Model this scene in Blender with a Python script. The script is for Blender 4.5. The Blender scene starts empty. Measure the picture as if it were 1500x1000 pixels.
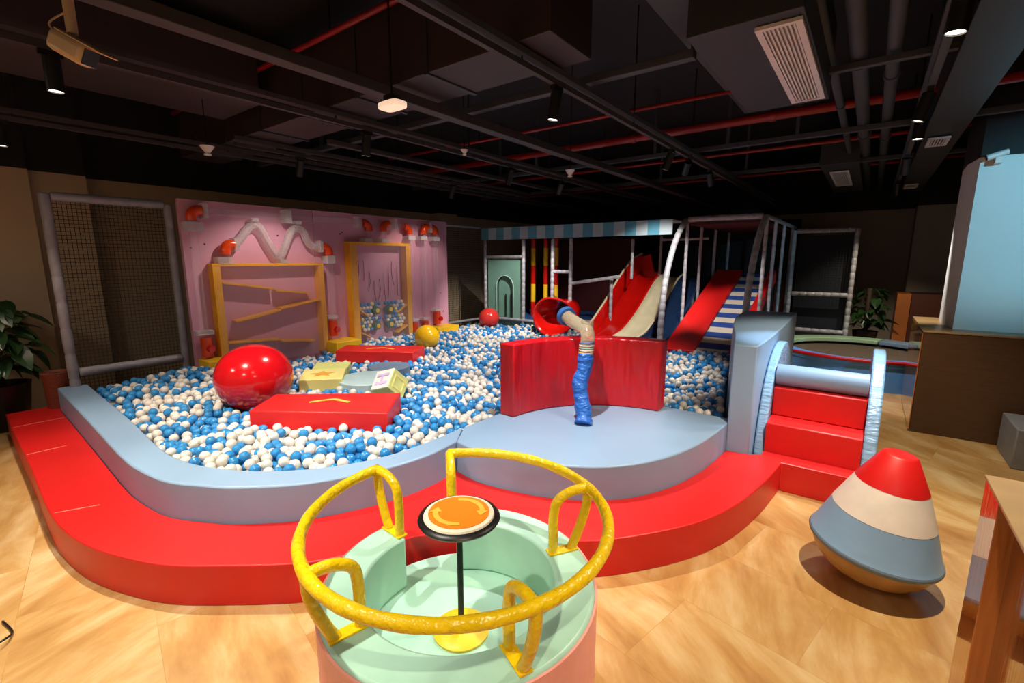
import bpy, bmesh, math, random
import numpy as np
from mathutils import Vector, Matrix
R=math.radians; PI=math.pi
random.seed(7)
S=bpy.context.scene; COL=S.collection

# ------------------------------------------------------------------ camera
cam=bpy.data.objects.new('camera',bpy.data.cameras.new('camera')); COL.objects.link(cam)
cam.location=(0,0,2.0); cam.rotation_euler=(R(80),0,R(37.2))
cam.data.sensor_width=36; cam.data.lens=684/1500*36; cam.data.clip_start=.05
S.camera=cam
# ------------------------------------------------------------------ world, exposure
W=bpy.data.worlds.new('world'); S.world=W; W.use_nodes=True
W.node_tree.nodes['Background'].inputs[0].default_value=(.9,.85,.85,1)
W.node_tree.nodes['Background'].inputs[1].default_value=.0
S.view_settings.view_transform='Standard'; S.view_settings.look='None'
S.view_settings.gamma=1; S.view_settings.use_curve_mapping=False
S.view_settings.exposure=0.27

# ------------------------------------------------------------------ materials
def nt(name):
    m=bpy.data.materials.new(name); m.use_nodes=True
    return m,m.node_tree.nodes,m.node_tree.links,m.node_tree.nodes['Principled BSDF']
def srgb(h):
    c=[int(h[i:i+2],16)/255 for i in (0,2,4)]
    return tuple((x/12.92 if x<=.04045 else ((x+.055)/1.055)**2.4) for x in c)+(1,)
def mat(name,h,rough=.5,metal=0,bump=0,bscale=20,var=.06,vscale=6,coat=0,spec=.5,stretch=None,bdist=.01):
    m,N,L,b=nt(name); c=srgb(h)
    b.inputs['Roughness'].default_value=rough; b.inputs['Metallic'].default_value=metal
    b.inputs['Coat Weight'].default_value=coat; b.inputs['Specular IOR Level'].default_value=spec
    tc=N.new('ShaderNodeTexCoord'); mp=N.new('ShaderNodeMapping'); L.new(tc.outputs['Object'],mp.inputs[0])
    if stretch: mp.inputs['Scale'].default_value=stretch
    n=N.new('ShaderNodeTexNoise'); n.inputs['Scale'].default_value=vscale; n.inputs['Detail'].default_value=3
    L.new(mp.outputs[0],n.inputs[0])
    r=N.new('ShaderNodeValToRGB'); r.color_ramp.elements[0].position=.3; r.color_ramp.elements[1].position=.7
    r.color_ramp.elements[0].color=tuple(x*(1-var) for x in c[:3])+(1,); r.color_ramp.elements[1].color=tuple(min(1,x*(1+var)) for x in c[:3])+(1,)
    L.new(n.outputs[0],r.inputs[0]); L.new(r.outputs[0],b.inputs['Base Color'])
    if bump:
        n2=N.new('ShaderNodeTexNoise'); n2.inputs['Scale'].default_value=bscale; n2.inputs['Detail'].default_value=2
        L.new(mp.outputs[0],n2.inputs[0]); bp=N.new('ShaderNodeBump'); bp.inputs['Strength'].default_value=bump; bp.inputs['Distance'].default_value=bdist
        L.new(n2.outputs[0],bp.inputs['Height']); L.new(bp.outputs[0],b.inputs['Normal'])
    return m
M={}
M['red']=mat('red_vinyl','d61b1a',.42,bump=.12,bscale=3,var=.05,vscale=2)
M['redwrinkle']=mat('red_wrinkled_vinyl','cf1622',.28,bump=1,bscale=4,stretch=(1.6,1.6,.4),bdist=.06,var=.08)
M['blue']=mat('pale_blue_vinyl','8aa8c8',.42,bump=.1,bscale=3,vscale=2,var=.04)
M['bluewrinkle']=mat('pale_blue_wrinkled_vinyl','8fb8dc',.3,bump=.7,bscale=22,var=.06,stretch=(.4,.6,1.4),bdist=.02)
M['offwhite']=mat('off_white_vinyl','f6f1ea',.45,bump=.35,bscale=8,bdist=.012)
M['bluesoft']=mat('soft_blue_vinyl','8db6e0',.4,bump=.35,bscale=6,var=.05,bdist=.015)
M['mint']=mat('mint_vinyl','a9d6c4',.4,bump=.15,bscale=5)
M['mintdark']=mat('mint_board','7fae9d',.45)
M['pinkvinyl']=mat('pink_vinyl','f0a39a',.45,bump=.1,bscale=5)
M['pink']=mat('pink_board','d79db4',.5,var=.04,vscale=1.5)
M['yellow']=mat('yellow_vinyl','f4cc10',.27,bump=1,bscale=30,bdist=.012,var=.08)
M['yellowboard']=mat('yellow_board','f0ab14',.4)
M['yellowbox']=mat('yellow_foam','f2c21c',.45)
M['orange']=mat('orange_plastic','e2430c',.2,coat=.3)
M['orangedisc']=mat('orange_disc','f08a24',.35)
M['arrowyellow']=mat('yellow_arrow_print','f7c24a',.4)
M['cream']=mat('cream_vinyl','efe6d2',.45,bump=.25,bscale=9)
M['creamgloss']=mat('cream_plastic','e6dcb8',.25,coat=.3)
M['redgloss']=mat('red_plastic','d3150f',.18,coat=.5)
M['navygloss']=mat('navy_plastic','1c3050',.25,coat=.4)
M['black']=mat('black_metal','0b0b0d',.45)
M['blackrubber']=mat('black_rubber','100e10',.4)
M['ballred']=mat('red_exercise_ball','c9101a',.16,coat=.4,var=.02)
M['ballcoral']=mat('coral_exercise_ball','e23a34',.22,coat=.3,var=.02)
M['ballyellow']=mat('yellow_exercise_ball','f5bd12',.22,coat=.3,var=.02)
M['white_ball']=mat('white_ball_plastic','dcd6cd',.2,var=.04,coat=.15)
M['blue_ball']=mat('blue_ball_plastic','2b86c8',.2,var=.06,coat=.2)
M['bed']=mat('pit_pad_blue','5f7f9c',.6)
M['pad']=mat('grey_padded_tube','8e8b93',.45,bump=.6,bscale=14,var=.15,vscale=9,bdist=.01)
M['padlight']=mat('silver_padded_tube','a9a9b0',.35,bump=.7,bscale=14,var=.2,vscale=9,bdist=.01)
M['net']=mat('black_net_cord','16140f',.8)
M['wall']=None
M['ceil']=mat('ceiling_black','1b1a1d',.8,var=.3,vscale=1.2)
M['duct']=mat('dark_duct_sheet','34292b',.55,var=.2,vscale=.8)
M['duct2']=mat('charcoal_duct_sheet','2d3138',.5,var=.15,vscale=.8)
M['beam']=mat('dark_painted_steel','3a3435',.6,var=.1)
M['beamcool']=mat('dark_painted_conduit','3b3f46',.6,var=.1)
M['redpipe']=mat('red_painted_pipe','8c0f10',.4,var=.1)
M['whitepaint']=mat('white_painted_metal','d8d6d8',.5)
M['whiteplastic']=mat('white_plastic','d9d2cc',.4)
M['woodtop']=mat('tan_laminate','96794e',.35,var=.1)
M['conebase']=mat('scuffed_tan_fibreglass','a8854f',.35,var=.25,vscale=5)
M['slatwood']=mat('brown_laminate','4f3520',.4,var=.15,vscale=4,stretch=(1,1,12))
M['gloss']=mat('glossy_amber_laminate','b86a2c',.1,var=.2,vscale=5,stretch=(6,6,.4),bump=.25,bscale=9,coat=.8)
M['glossdark']=mat('glossy_dark_amber_panel','7e4018',.07,var=.2,vscale=5,stretch=(6,6,.4),bump=.2,bscale=9,coat=1)
M['terracotta']=mat('woven_red_brown','7a3620',.6,bump=.9,bscale=60)
M['potblack']=mat('dark_glazed_pot','15110f',.4)
M['potbrown']=mat('tan_planter','a8743e',.5)
M['leaf']=mat('green_leaf','2f5a22',.35,var=.45,vscale=9)
M['leafdark']=mat('dark_green_leaf','24421f',.35,var=.4,vscale=9)
M['bark']=mat('brown_bark','3b2a1a',.8,bump=.8,bscale=30)
M['soil']=mat('dark_soil','1c140e',.9,bump=.8,bscale=50)
M['grey']=mat('grey_board','7d7f86',.5)
M['bluecloth']=mat('blue_sleeve_cloth','2a70cf',.42,bump=1,bscale=13,stretch=(1,1,1.8),bdist=.035)
M['bluemat']=mat('blue_mat','2b5d9c',.5)
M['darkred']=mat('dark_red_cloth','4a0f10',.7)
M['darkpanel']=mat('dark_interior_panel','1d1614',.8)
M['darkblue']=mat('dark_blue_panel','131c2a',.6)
M['awnblue']=mat('awning_blue','5a9fb8',.6); M['awnpale']=mat('awning_pale','b3c4cc',.6)
M['stripeblue']=mat('stripe_blue_vinyl','2f4f9c',.45); M['stripewhite']=mat('stripe_white_vinyl','ddd3c2',.45)
M['green']=mat('sage_vinyl','8fae8a',.5); M['slate']=mat('slate_blue_vinyl','6c8298',.5)
M['trampblue']=mat('trampoline_blue_skirt','5d9ade',.5,bump=.3,bscale=6)
M['trampred']=mat('red_cord','c0141c',.4,bump=.8,bscale=40)
M['bedfabric']=mat('trampoline_bed_fabric','57493b',.7)
M['foamyellow']=mat('lemon_foam','efe28a',.6); M['foamgreen']=mat('pale_lime_foam','d9dc86',.6); M['foamorange']=mat('orange_print','e8a63c',.6)
M['foamwhite']=mat('off_white_foam','ece9df',.6); M['lilac']=mat('lilac_print','cdb8dc',.6); M['paleteal']=mat('pale_teal_vinyl','b4cfd2',.45)
M['hoseclear']=None
M['greenplastic']=mat('green_basket_plastic','1f6e4e',.4)
M['orangepillar']=mat('orange_laminate','a8622e',.4); M['brownpanel']=mat('brown_panel','4e2413',.5)

def glass(name,tint='ffffff',rough=.05,alpha=.25,bump=0):
    # thin clear plastic: mix of transparent and glossy/diffuse
    m=bpy.data.materials.new(name); m.use_nodes=True; N=m.node_tree.nodes; L=m.node_tree.links
    b=N['Principled BSDF']; b.inputs['Base Color'].default_value=srgb(tint); b.inputs['Roughness'].default_value=rough
    b.inputs['Coat Weight'].default_value=.5
    tr=N.new('ShaderNodeBsdfTransparent'); mx=N.new('ShaderNodeMixShader'); lw=N.new('ShaderNodeLayerWeight'); lw.inputs[0].default_value=.35
    mr=N.new('ShaderNodeMapRange'); mr.inputs['To Min'].default_value=alpha*.55; mr.inputs['To Max'].default_value=min(1,alpha*3)
    L.new(lw.outputs['Facing'],mr.inputs['Value']); L.new(mr.outputs[0],mx.inputs[0]); L.new(tr.outputs[0],mx.inputs[1]); L.new(b.outputs[0],mx.inputs[2])
    L.new(mx.outputs[0],N['Material Output'].inputs['Surface'])
    if bump:
        n=N.new('ShaderNodeTexNoise'); n.inputs['Scale'].default_value=60; bp=N.new('ShaderNodeBump'); bp.inputs['Strength'].default_value=bump
        L.new(n.outputs[0],bp.inputs['Height']); L.new(bp.outputs[0],b.inputs['Normal'])
    return m
M['clear']=glass('clear_acrylic','ece6ee',.05,.08)
M['pane']=glass('clear_acrylic_pane','e8dce8',.04,.07)
M['clearw']=glass('clear_bracket','f4f0f2',.15,.45,.4)
M['ribbed']=glass('ribbed_clear_hose','d8cfd0',.25,.5,.3)
M['cloudy']=glass('cloudy_plastic_hose','b9ad90',.2,.55,.3)

def emis(name,h,e):
    m,N,L,b=nt(name); b.inputs['Base Color'].default_value=srgb(h); b.inputs['Emission Color'].default_value=srgb(h); b.inputs['Emission Strength'].default_value=e
    return m
M['lamp']=emis('lamp_lens','fff0dc',9); M['lampdim']=emis('lamp_lens_dim','fff0dc',2.5); M['lampwarm']=emis('warm_diffuser','f0cdb0',.75)

def floor_mat():
    m,N,L,b=nt('floor_wood_print'); b.inputs['Roughness'].default_value=.33; b.inputs['Coat Weight'].default_value=.15
    tc=N.new('ShaderNodeTexCoord')
    sep=N.new('ShaderNodeSeparateXYZ'); 
    mp0=N.new('ShaderNodeMapping'); mp0.inputs['Rotation'].default_value=(0,0,R(12)); L.new(tc.outputs['Object'],mp0.inputs[0]); 
    # board pattern
    br=N.new('ShaderNodeTexBrick'); br.offset=.5; br.inputs['Scale'].default_value=1; br.inputs['Brick Width'].default_value=1.2; br.inputs['Row Height'].default_value=.6
    br.inputs['Mortar Size'].default_value=.0012; br.inputs['Color1'].default_value=(0,0,0,1); br.inputs['Color2'].default_value=(1,1,1,1); br.inputs['Mortar'].default_value=(.5,.5,.5,1); br.inputs['Bias'].default_value=0
    L.new(mp0.outputs[0],br.inputs[0])
    vr=N.new('ShaderNodeVectorRotate'); vr.rotation_type='Z_AXIS'; mr=N.new('ShaderNodeMath'); mr.operation='MULTIPLY'; mr.inputs[1].default_value=1.3
    L.new(br.outputs[0],mr.inputs[0]); L.new(mp0.outputs[0],vr.inputs['Vector']); L.new(mr.outputs[0],vr.inputs['Angle'])
    mp=N.new('ShaderNodeMapping'); mp.inputs['Scale'].default_value=(.8,2.6,1); L.new(vr.outputs[0],mp.inputs[0])
    n1=N.new('ShaderNodeTexNoise'); n1.inputs['Scale'].default_value=1.5; n1.inputs['Detail'].default_value=7; n1.inputs['Roughness'].default_value=.62; n1.inputs['Distortion'].default_value=.3; L.new(mp.outputs[0],n1.inputs[0])
    cr=N.new('ShaderNodeValToRGB'); e=cr.color_ramp.elements; e[0].position=.28; e[0].color=srgb('ac7840'); e[1].position=.72; e[1].color=srgb('e6cd9c')
    x=e.new(.48); x.color=srgb('cba164')
    L.new(n1.outputs[0],cr.inputs[0])
    n2=N.new('ShaderNodeTexNoise'); n2.inputs['Scale'].default_value=1.1; n2.inputs['Detail'].default_value=2; L.new(tc.outputs['Object'],n2.inputs[0])
    mx=N.new('ShaderNodeMixRGB'); mx.blend_type='MULTIPLY'; mx.inputs[0].default_value=.5
    c2=N.new('ShaderNodeValToRGB'); c2.color_ramp.elements[0].position=.35; c2.color_ramp.elements[0].color=(.72,.62,.52,1); c2.color_ramp.elements[1].position=.65; c2.color_ramp.elements[1].color=(1,1,1,1)
    L.new(n2.outputs[0],c2.inputs[0]); L.new(cr.outputs[0],mx.inputs[1]); L.new(c2.outputs[0],mx.inputs[2])
    m2=N.new('ShaderNodeMixRGB'); m2.blend_type='MULTIPLY'; m2.inputs[2].default_value=(.8,.68,.55,1)
    L.new(br.outputs['Fac'],m2.inputs[0]); L.new(mx.outputs[0],m2.inputs[1]); L.new(m2.outputs[0],b.inputs['Base Color'])
    return m
M['floor']=floor_mat()
def wall_mat(name,h,split=3.12):
    m,N,L,b=nt(name); b.inputs['Roughness'].default_value=.75
    tc=N.new('ShaderNodeTexCoord'); sp=N.new('ShaderNodeSeparateXYZ'); L.new(tc.outputs['Object'],sp.inputs[0])
    gt=N.new('ShaderNodeMath'); gt.operation='GREATER_THAN'; gt.inputs[1].default_value=split; L.new(sp.outputs[2],gt.inputs[0])
    n=N.new('ShaderNodeTexNoise'); n.inputs['Scale'].default_value=2; L.new(tc.outputs['Object'],n.inputs[0])
    r=N.new('ShaderNodeValToRGB'); c=srgb(h); r.color_ramp.elements[0].color=tuple(x*.93 for x in c[:3])+(1,); r.color_ramp.elements[1].color=c; L.new(n.outputs[0],r.inputs[0])
    mx=N.new('ShaderNodeMixRGB'); mx.inputs[2].default_value=srgb('121214'); L.new(gt.outputs[0],mx.inputs[0]); L.new(r.outputs[0],mx.inputs[1]); L.new(mx.outputs[0],b.inputs['Base Color'])
    return m
M['wall']=wall_mat('beige_wall_paint','b9a383'); M['wallgrey']=wall_mat('grey_beige_wall_paint','9c9388'); M['colpaint']=wall_mat('pale_column_paint','d5d8d6',3.09)

# ------------------------------------------------------------------ mesh helpers
class MB:
    def __init__(s): s.bm=bmesh.new()
    def box(s,c,d,rz=0,mx=None,taper=1):
        x,y,z=[v/2 for v in d]; vs=[]
        m=Matrix.Translation(Vector(c))@(mx if mx is not None else Matrix.Rotation(rz,4,'Z'))
        for k in (-1,1):
            t=taper if k>0 else 1
            for i,j in ((-1,-1),(1,-1),(1,1),(-1,1)): vs.append(s.bm.verts.new(m@Vector((i*x*t,j*y*t,k*z))))
        for f in ((3,2,1,0),(4,5,6,7),(0,1,5,4),(1,2,6,5),(2,3,7,6),(3,0,4,7)): s.bm.faces.new([vs[i] for i in f])
        return s
    def bx(s,x0,x1,y0,y1,z0,z1): return s.box(((x0+x1)/2,(y0+y1)/2,(z0+z1)/2),(abs(x1-x0),abs(y1-y0),abs(z1-z0)))
    def prism(s,poly,z0,z1,mx=None):
        a=sum(poly[i][0]*poly[(i+1)%len(poly)][1]-poly[(i+1)%len(poly)][0]*poly[i][1] for i in range(len(poly)))
        if a<0: poly=poly[::-1]
        f=(lambda v:mx@Vector(v)) if mx is not None else (lambda v:Vector(v))
        lo=[s.bm.verts.new(f((x,y,z0))) for x,y in poly]; hi=[s.bm.verts.new(f((x,y,z1))) for x,y in poly]; n=len(poly)
        s.bm.faces.new(lo[::-1]); s.bm.faces.new(hi)
        for i in range(n): s.bm.faces.new([lo[i],lo[(i+1)%n],hi[(i+1)%n],hi[i]])
        return s
    def band(s,A,B,z0,z1,closed=False):
        "solid between two parallel plan curves"
        n=len(A); V=[[s.bm.verts.new((p[0],p[1],z)) for p in P] for P,z in ((A,z0),(B,z0),(A,z1),(B,z1))]
        a0,b0,a1,b1=V; R_=range(n if closed else n-1)
        for i in R_:
            j=(i+1)%n
            s.bm.faces.new([a1[i],a1[j],b1[j],b1[i]]); s.bm.faces.new([a0[j],a0[i],b0[i],b0[j]])
            s.bm.faces.new([a0[i],a0[j],a1[j],a1[i]]); s.bm.faces.new([b0[j],b0[i],b1[i],b1[j]])
        if not closed:
            s.bm.faces.new([a0[0],a1[0],b1[0],b0[0]]); s.bm.faces.new([a0[-1],b0[-1],b1[-1],a1[-1]])
        bmesh.ops.recalc_face_normals(s.bm,faces=s.bm.faces[:])
        return s
    def tube(s,pts,r,seg=12,closed=False,cap=True):
        pts=[Vector(p) for p in pts]; n=len(pts); rr=r if isinstance(r,(list,tuple)) else [r]*n
        rings=[]; up=None
        for i,p in enumerate(pts):
            if closed: t=(pts[(i+1)%n]-pts[i-1])
            else: t=pts[min(i+1,n-1)]-pts[max(i-1,0)]
            t=t.normalized()
            if up is None:
                up=Vector((0,0,1)) if abs(t.z)<.9 else Vector((1,0,0))
            u=(up-t*up.dot(t)).normalized(); up=u; v=t.cross(u)
            rings.append([s.bm.verts.new(p+(u*math.cos(a)+v*math.sin(a))*rr[i]) for a in [2*PI*k/seg for k in range(seg)]])
        for i in range(n if closed else n-1):
            A=rings[i]; B=rings[(i+1)%n]
            if closed and i==n-1:
                # align twist
                k0=min(range(seg),key=lambda k:(B[k].co-A[0].co).length); B=B[k0:]+B[:k0]
            for k in range(seg): s.bm.faces.new([A[k],A[(k+1)%seg],B[(k+1)%seg],B[k]])
        if cap and not closed: s.bm.faces.new(rings[0][::-1]); s.bm.faces.new(rings[-1])
        return s
    def lathe(s,prof,c=(0,0,0),seg=48,mx=None):
        rings=[]; m=Matrix.Translation(Vector(c))@(mx if mx is not None else Matrix.Identity(4))
        for r,z in prof:
            if r<1e-6: rings.append([s.bm.verts.new(m@Vector((0,0,z)))])
            else: rings.append([s.bm.verts.new(m@Vector((r*math.cos(2*PI*k/seg),r*math.sin(2*PI*k/seg),z))) for k in range(seg)])
        for A,B in zip(rings,rings[1:]):
            for k in range(seg):
                q=[A[k%len(A)],A[(k+1)%seg%len(A)],B[(k+1)%seg%len(B)],B[k%len(B)]]
                u=[]; [u.append(x) for x in q if x not in u]
                if len(u)>2: s.bm.faces.new(u)
        return s
    def sphere(s,c,r,seg=16,rings=10):
        return s.lathe([(r*math.sin(PI*i/rings),-r*math.cos(PI*i/rings)) for i in range(rings+1)],c,seg)
    def build(s,name,m,parent=None,smooth=None,bevel=0,bseg=2,recalc=True):
        if recalc: bmesh.ops.recalc_face_normals(s.bm,faces=s.bm.faces[:])
        me=bpy.data.meshes.new(name); s.bm.to_mesh(me); s.bm.free()
        me.materials.append(M[m] if isinstance(m,str) else m)
        if smooth is not None:
            for p in me.polygons: p.use_smooth=True
            if smooth<180: me.set_sharp_from_angle(angle=R(smooth))
        o=bpy.data.objects.new(name,me); COL.objects.link(o)
        if parent is not None: o.parent=parent; o.matrix_parent_inverse=Matrix.Translation(-parent.location) if parent.rotation_euler.to_quaternion().angle<1e-6 else parent.matrix_basis.inverted()
        if bevel:
            b=o.modifiers.new('bevel','BEVEL'); b.width=bevel; b.segments=bseg; b.limit_method='ANGLE'; b.angle_limit=R(35)
            for p in me.polygons: p.use_smooth=True
            me.set_sharp_from_angle(angle=R(35)); b.harden_normals=False
        return o
def tag(o,label,cat,group=None,kind=None):
    o['label']=label; o['category']=cat
    if group: o['group']=group
    if kind: o['kind']=kind
    return o
def thing(name,label,cat,loc=(0,0,0),group=None):
    o=bpy.data.objects.new(name,None); o.empty_display_size=.1; COL.objects.link(o); o.location=loc
    return tag(o,label,cat,group)
def struct(o): o['kind']='structure'; return o
def cr(pts,n=8,closed=False):
    "catmull-rom through points"
    P=[Vector(p) for p in pts]; out=[]; m=len(P)
    for i in range(m if closed else m-1):
        if closed: a,b,c,d=P[i-1],P[i],P[(i+1)%m],P[(i+2)%m]
        else: a,b,c,d=P[max(i-1,0)],P[i],P[i+1],P[min(i+2,m-1)]
        for k in range(n):
            t=k/n; out.append(.5*((2*b)+(c-a)*t+(2*a-5*b+4*c-d)*t*t+(3*b-a-3*c+d)*t**3))
    if not closed: out.append(P[-1])
    return out
def cr2(pts,n=6): return [(v.x,v.y) for v in cr([(p[0],p[1],0) for p in pts],n)]
def copy_tree(o,parent=None):
    c=o.copy(); COL.objects.link(c); c.parent=parent
    for ch in o.children:
        copy_tree(ch,c)
    return c
def padded(pts,r,seg=12,pitch=.16,n=None):
    "tube of foam padding pinched by ties: dense points with periodic waist"
    P=[Vector(p) for p in pts]; L=[0]
    for a,b in zip(P,P[1:]): L.append(L[-1]+(b-a).length)
    N_=max(4,int(L[-1]/pitch)); out=[]; rad=[]
    def at(s):
        for i in range(len(P)-1):
            if s<=L[i+1]+1e-9:
                t=(s-L[i])/max(1e-9,L[i+1]-L[i]); return P[i].lerp(P[i+1],t)
        return P[-1]
    for i in range(N_):
        for f,k in ((0,.86),(.06,1.0),(.5,1.04),(.94,1.0)):
            out.append(at((i+f)/N_*L[-1])); rad.append(r*k)
    out.append(P[-1]); rad.append(r*.86)
    return out,rad

# ------------------------------------------------------------------ setting
struct(MB().bx(-9.2,4,-3,14.5,-.1,0).build('floor','floor'))
struct(MB().bx(-9.2,4,-3,14.5,4.4,4.5).build('ceiling','ceil'))
struct(MB().bx(-9.05,-8.95,-3,14.5,0,4.4).build('wall_left','wall'))
struct(MB().bx(-8.95,4,14.1,14.2,0,4.4).build('wall_back','wallgrey'))
struct(MB().bx(3.6,3.7,-3,14.1,0,4.4).build('wall_right','wallgrey'))
struct(MB().bx(-8.95,3.6,-3,-2.9,0,4.4).build('wall_front','wall'))
struct(MB().bx(-8.95,-8.6,.1,1.22,0,4.4).build('wall_pilaster','wall'))
struct(MB().bx(-8.95,-8.72,1.22,1.8,0,4.4).build('wall_pilaster','wall'))
struct(MB().bx(-8.95,-8.6,8.4,9.0,0,4.4).build('wall_pilaster','wall'))
struct(MB().bx(.66,1.6,13.4,14.1,0,4.4).build('wall_pilaster','wallgrey'))

# ------------------------------------------------------------------ red step ring, rim, platform
rim_out=cr2([(-7.42,.99),(-6.4,.95),(-5.4,.91),(-4.45,.87),(-4.05,.875),(-3.66,.93),(-3.38,1.06),(-3.17,1.19),(-2.87,1.49),(-2.64,1.93),(-2.56,2.3),(-2.58,2.64)])
rim_in=cr2([(-7.42,1.25),(-6.4,1.21),(-5.4,1.17),(-4.45,1.11),(-4.1,1.11),(-3.8,1.16),(-3.5,1.28),(-3.26,1.43),(-3.0,1.7),(-2.82,2.05),(-2.76,2.45),(-2.76,2.9)])
MBr=MB().band(rim_out,rim_in,0,.52)
o=MBr.build('foam_border','blue',bevel=.012); tag(o,'pale blue foam border curving along the near side of the ball pit','border')
disc_arc=cr2([(-2.58,2.64),(-2.3,2.60),(-1.96,2.655),(-1.68,2.75),(-1.42,2.91),(-1.22,3.13),(-1.07,3.42),(-.97,3.78),(-.92,4.15),(-.90,4.44)])
disc=disc_arc+[(-.92,4.58),(-2.76,4.58),(-2.76,2.92)]
disc=disc_arc+[(-.90,4.6),(-1.5,4.6),(-1.95,4.47),(-2.35,4.2),(-2.62,3.85),(-2.74,3.4),(-2.755,2.92)]
o=MB().prism(disc,0,.519).build('foam_platform','blue',bevel=.012); tag(o,'round pale blue foam platform in front of the curved red barrier','platform')
# red step: strip outside the rim and platform
red_out=cr2([(-7.68,.57),(-6.6,.53),(-5.5,.49),(-4.7,.45),(-4.25,.44),(-3.85,.47),(-3.5,.55),(-3.1,.71),(-2.8,.92),(-2.45,1.22),(-2.27,1.50),(-2.13,1.79),(-1.86,2.11),(-1.5,2.26),(-1.18,2.46),(-.82,2.92),(-.62,3.36),(-.5,3.9),(-.44,4.45)],6)
inner=[(-7.42,.985)]+[(x+0.0,y-.006) for x,y in rim_out[1:]]+[(x+.004,y-.006) for x,y in disc_arc[1:]]
poly=red_out+[(.10,4.45),(.10,4.655),(-.615,4.655),(-.615,4.545),(-.70,4.48),(-.885,4.45)]+inner[::-1]+[(-7.42,1.0),(-7.68,1.02)]
o=MB().prism(poly,0,.26).build('foam_step','red',bevel=.012); tag(o,'long red padded step wrapping round the outside of the ball pit','step')
stp=o
for (xa,ya,xb,yb) in ((-5.9,.52,-5.9,.78),(-4.35,.46,-4.24,.68),(-7.0,.56,-7.0,.95)):
    MB().tube([(xa,ya,.2595),(xb,yb,.2595)],.0018,6).build('seam','pinkvinyl',stp)
# stairs
t=thing('foam_stairs','red foam stair block between the two pale blue side panels','stairs',(-.26,4.9,0))
MB().bx(-.615,.10,4.66,5.6,0,.53).build('lower_stair','red',t,bevel=.012)
MB().bx(-.615,.10,4.94,5.6,.531,.80).build('upper_stair','red',t,bevel=.012)
for k,(x,y,z,l) in enumerate([]): pass
o=MB().tube([(-.612,5.06,.905),(-.4,5.06,.905),(-.1,5.06,.905),(.098,5.06,.905)],.10,32).build('foam_roller','blue',smooth=40); tag(o,'pale blue foam roller lying across the top of the red stairs','roller')
def panel(x0,x1,y0,lab):
    prof=[(y0,0),(y0+.02,.25),(y0+.1,.55),(y0+.22,.82),(y0+.4,1.0),(y0+.62,1.11),(y0+.85,1.15),(y0+1.1,1.11),(y0+1.35,.95),(y0+1.5,.7),(y0+1.55,.3),(y0+1.55,0)]
    pr=[(v.x,v.y) for v in cr([(a,b,0) for a,b in prof],5)]
    mx=Matrix(((0,0,1,0),(1,0,0,0),(0,1,0,0),(0,0,0,1)))
    o=MB().prism(pr,x0,x1,mx).build('side_panel','bluewrinkle',bevel=.015); tag(o,lab,'panel'); return o
panel(-.70,-.62,4.665,'arched pale blue padded panel between the tall blue wall and the red stairs')
panel(.105,.20,4.72,'arched pale blue padded panel on the open right side of the red stairs')
bw=[(-.90,4.46),(-.71,4.49),(-.705,5.2),(-.72,6.2),(-.77,7.72),(-1.42,7.58),(-1.36,6.7),(-1.2,5.8),(-1.02,5.05)]
o=MB().prism(bw,0,1.25).build('foam_divider','blue',bevel=.012); tag(o,'tall pale blue foam divider wall left of the red stairs','wall')
# curved red barrier
c0=(-1.5,3.33); A_=[]; B_=[]
for i in range(33):
    a=R(91+ i/32*86); A_.append((c0[0]+1.05*math.cos(a),c0[1]+1.05*math.sin(a))); B_.append((c0[0]+1.225*math.cos(a),c0[1]+1.225*math.sin(a)))
o=MB().band(A_,B_,.52,1.22).build('curved_barrier','redwrinkle',bevel=.015); tag(o,'tall curved red padded barrier standing on the round blue platform','barrier')
# hose
t=thing('play_hose','bent play hose with blue cloth sleeve hanging over the curved red barrier','hose',(-1.97,3.68,.52))
sl=cr([(-1.935,3.62,.522),(-1.95,3.66,.58),(-1.995,3.70,.69),(-2.045,3.74,.86),(-2.035,3.80,.99),(-2.045,3.84,1.12)],6)
rr=[.071+.004*math.sin(i*1.9)*(1 if 6<i<20 else .3)+.004*math.sin(i*.7+1)+(.006 if i<5 else 0) for i in range(len(sl))]
MB().tube(sl,rr,16).build('cloth_sleeve','bluecloth',t,smooth=180)
up_=cr([(-2.045,3.84,1.10),(-2.055,3.87,1.19),(-2.06,3.9,1.26),(-2.10,3.94,1.33),(-2.2,4.0,1.36),(-2.32,4.06,1.39),(-2.42,4.12,1.42)],6)
MB().tube(up_,.067,18).build('clear_elbow','cloudy',t,smooth=180)
for k in range(5):
    p=sl[-1].lerp(Vector((-2.058,3.885,1.23)),.15+k*.2)
    MB().lathe([(.069,-.007),(.073,0),(.069,.007)],p,20).build('hose_ring',('arrowyellow','cream','mint','cream','bluecloth')[k],t,smooth=180)
d=(up_[-1]-up_[-4]).normalized(); 
rot=d.to_track_quat('Z','Y').to_matrix().to_4x4()
MB().lathe([(.066,0),(.095,.0),(.1,.05),(.085,.06),(.066,.055)],up_[-2],24,rot).build('hose_collar','bluemat',t,smooth=60)
MB().lathe([(.05,-.03),(.06,0),(.062,.06),(.05,.06)],(-2.11,3.97,1.36),20).build('hose_socket','cloudy',t,smooth=60)

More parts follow.
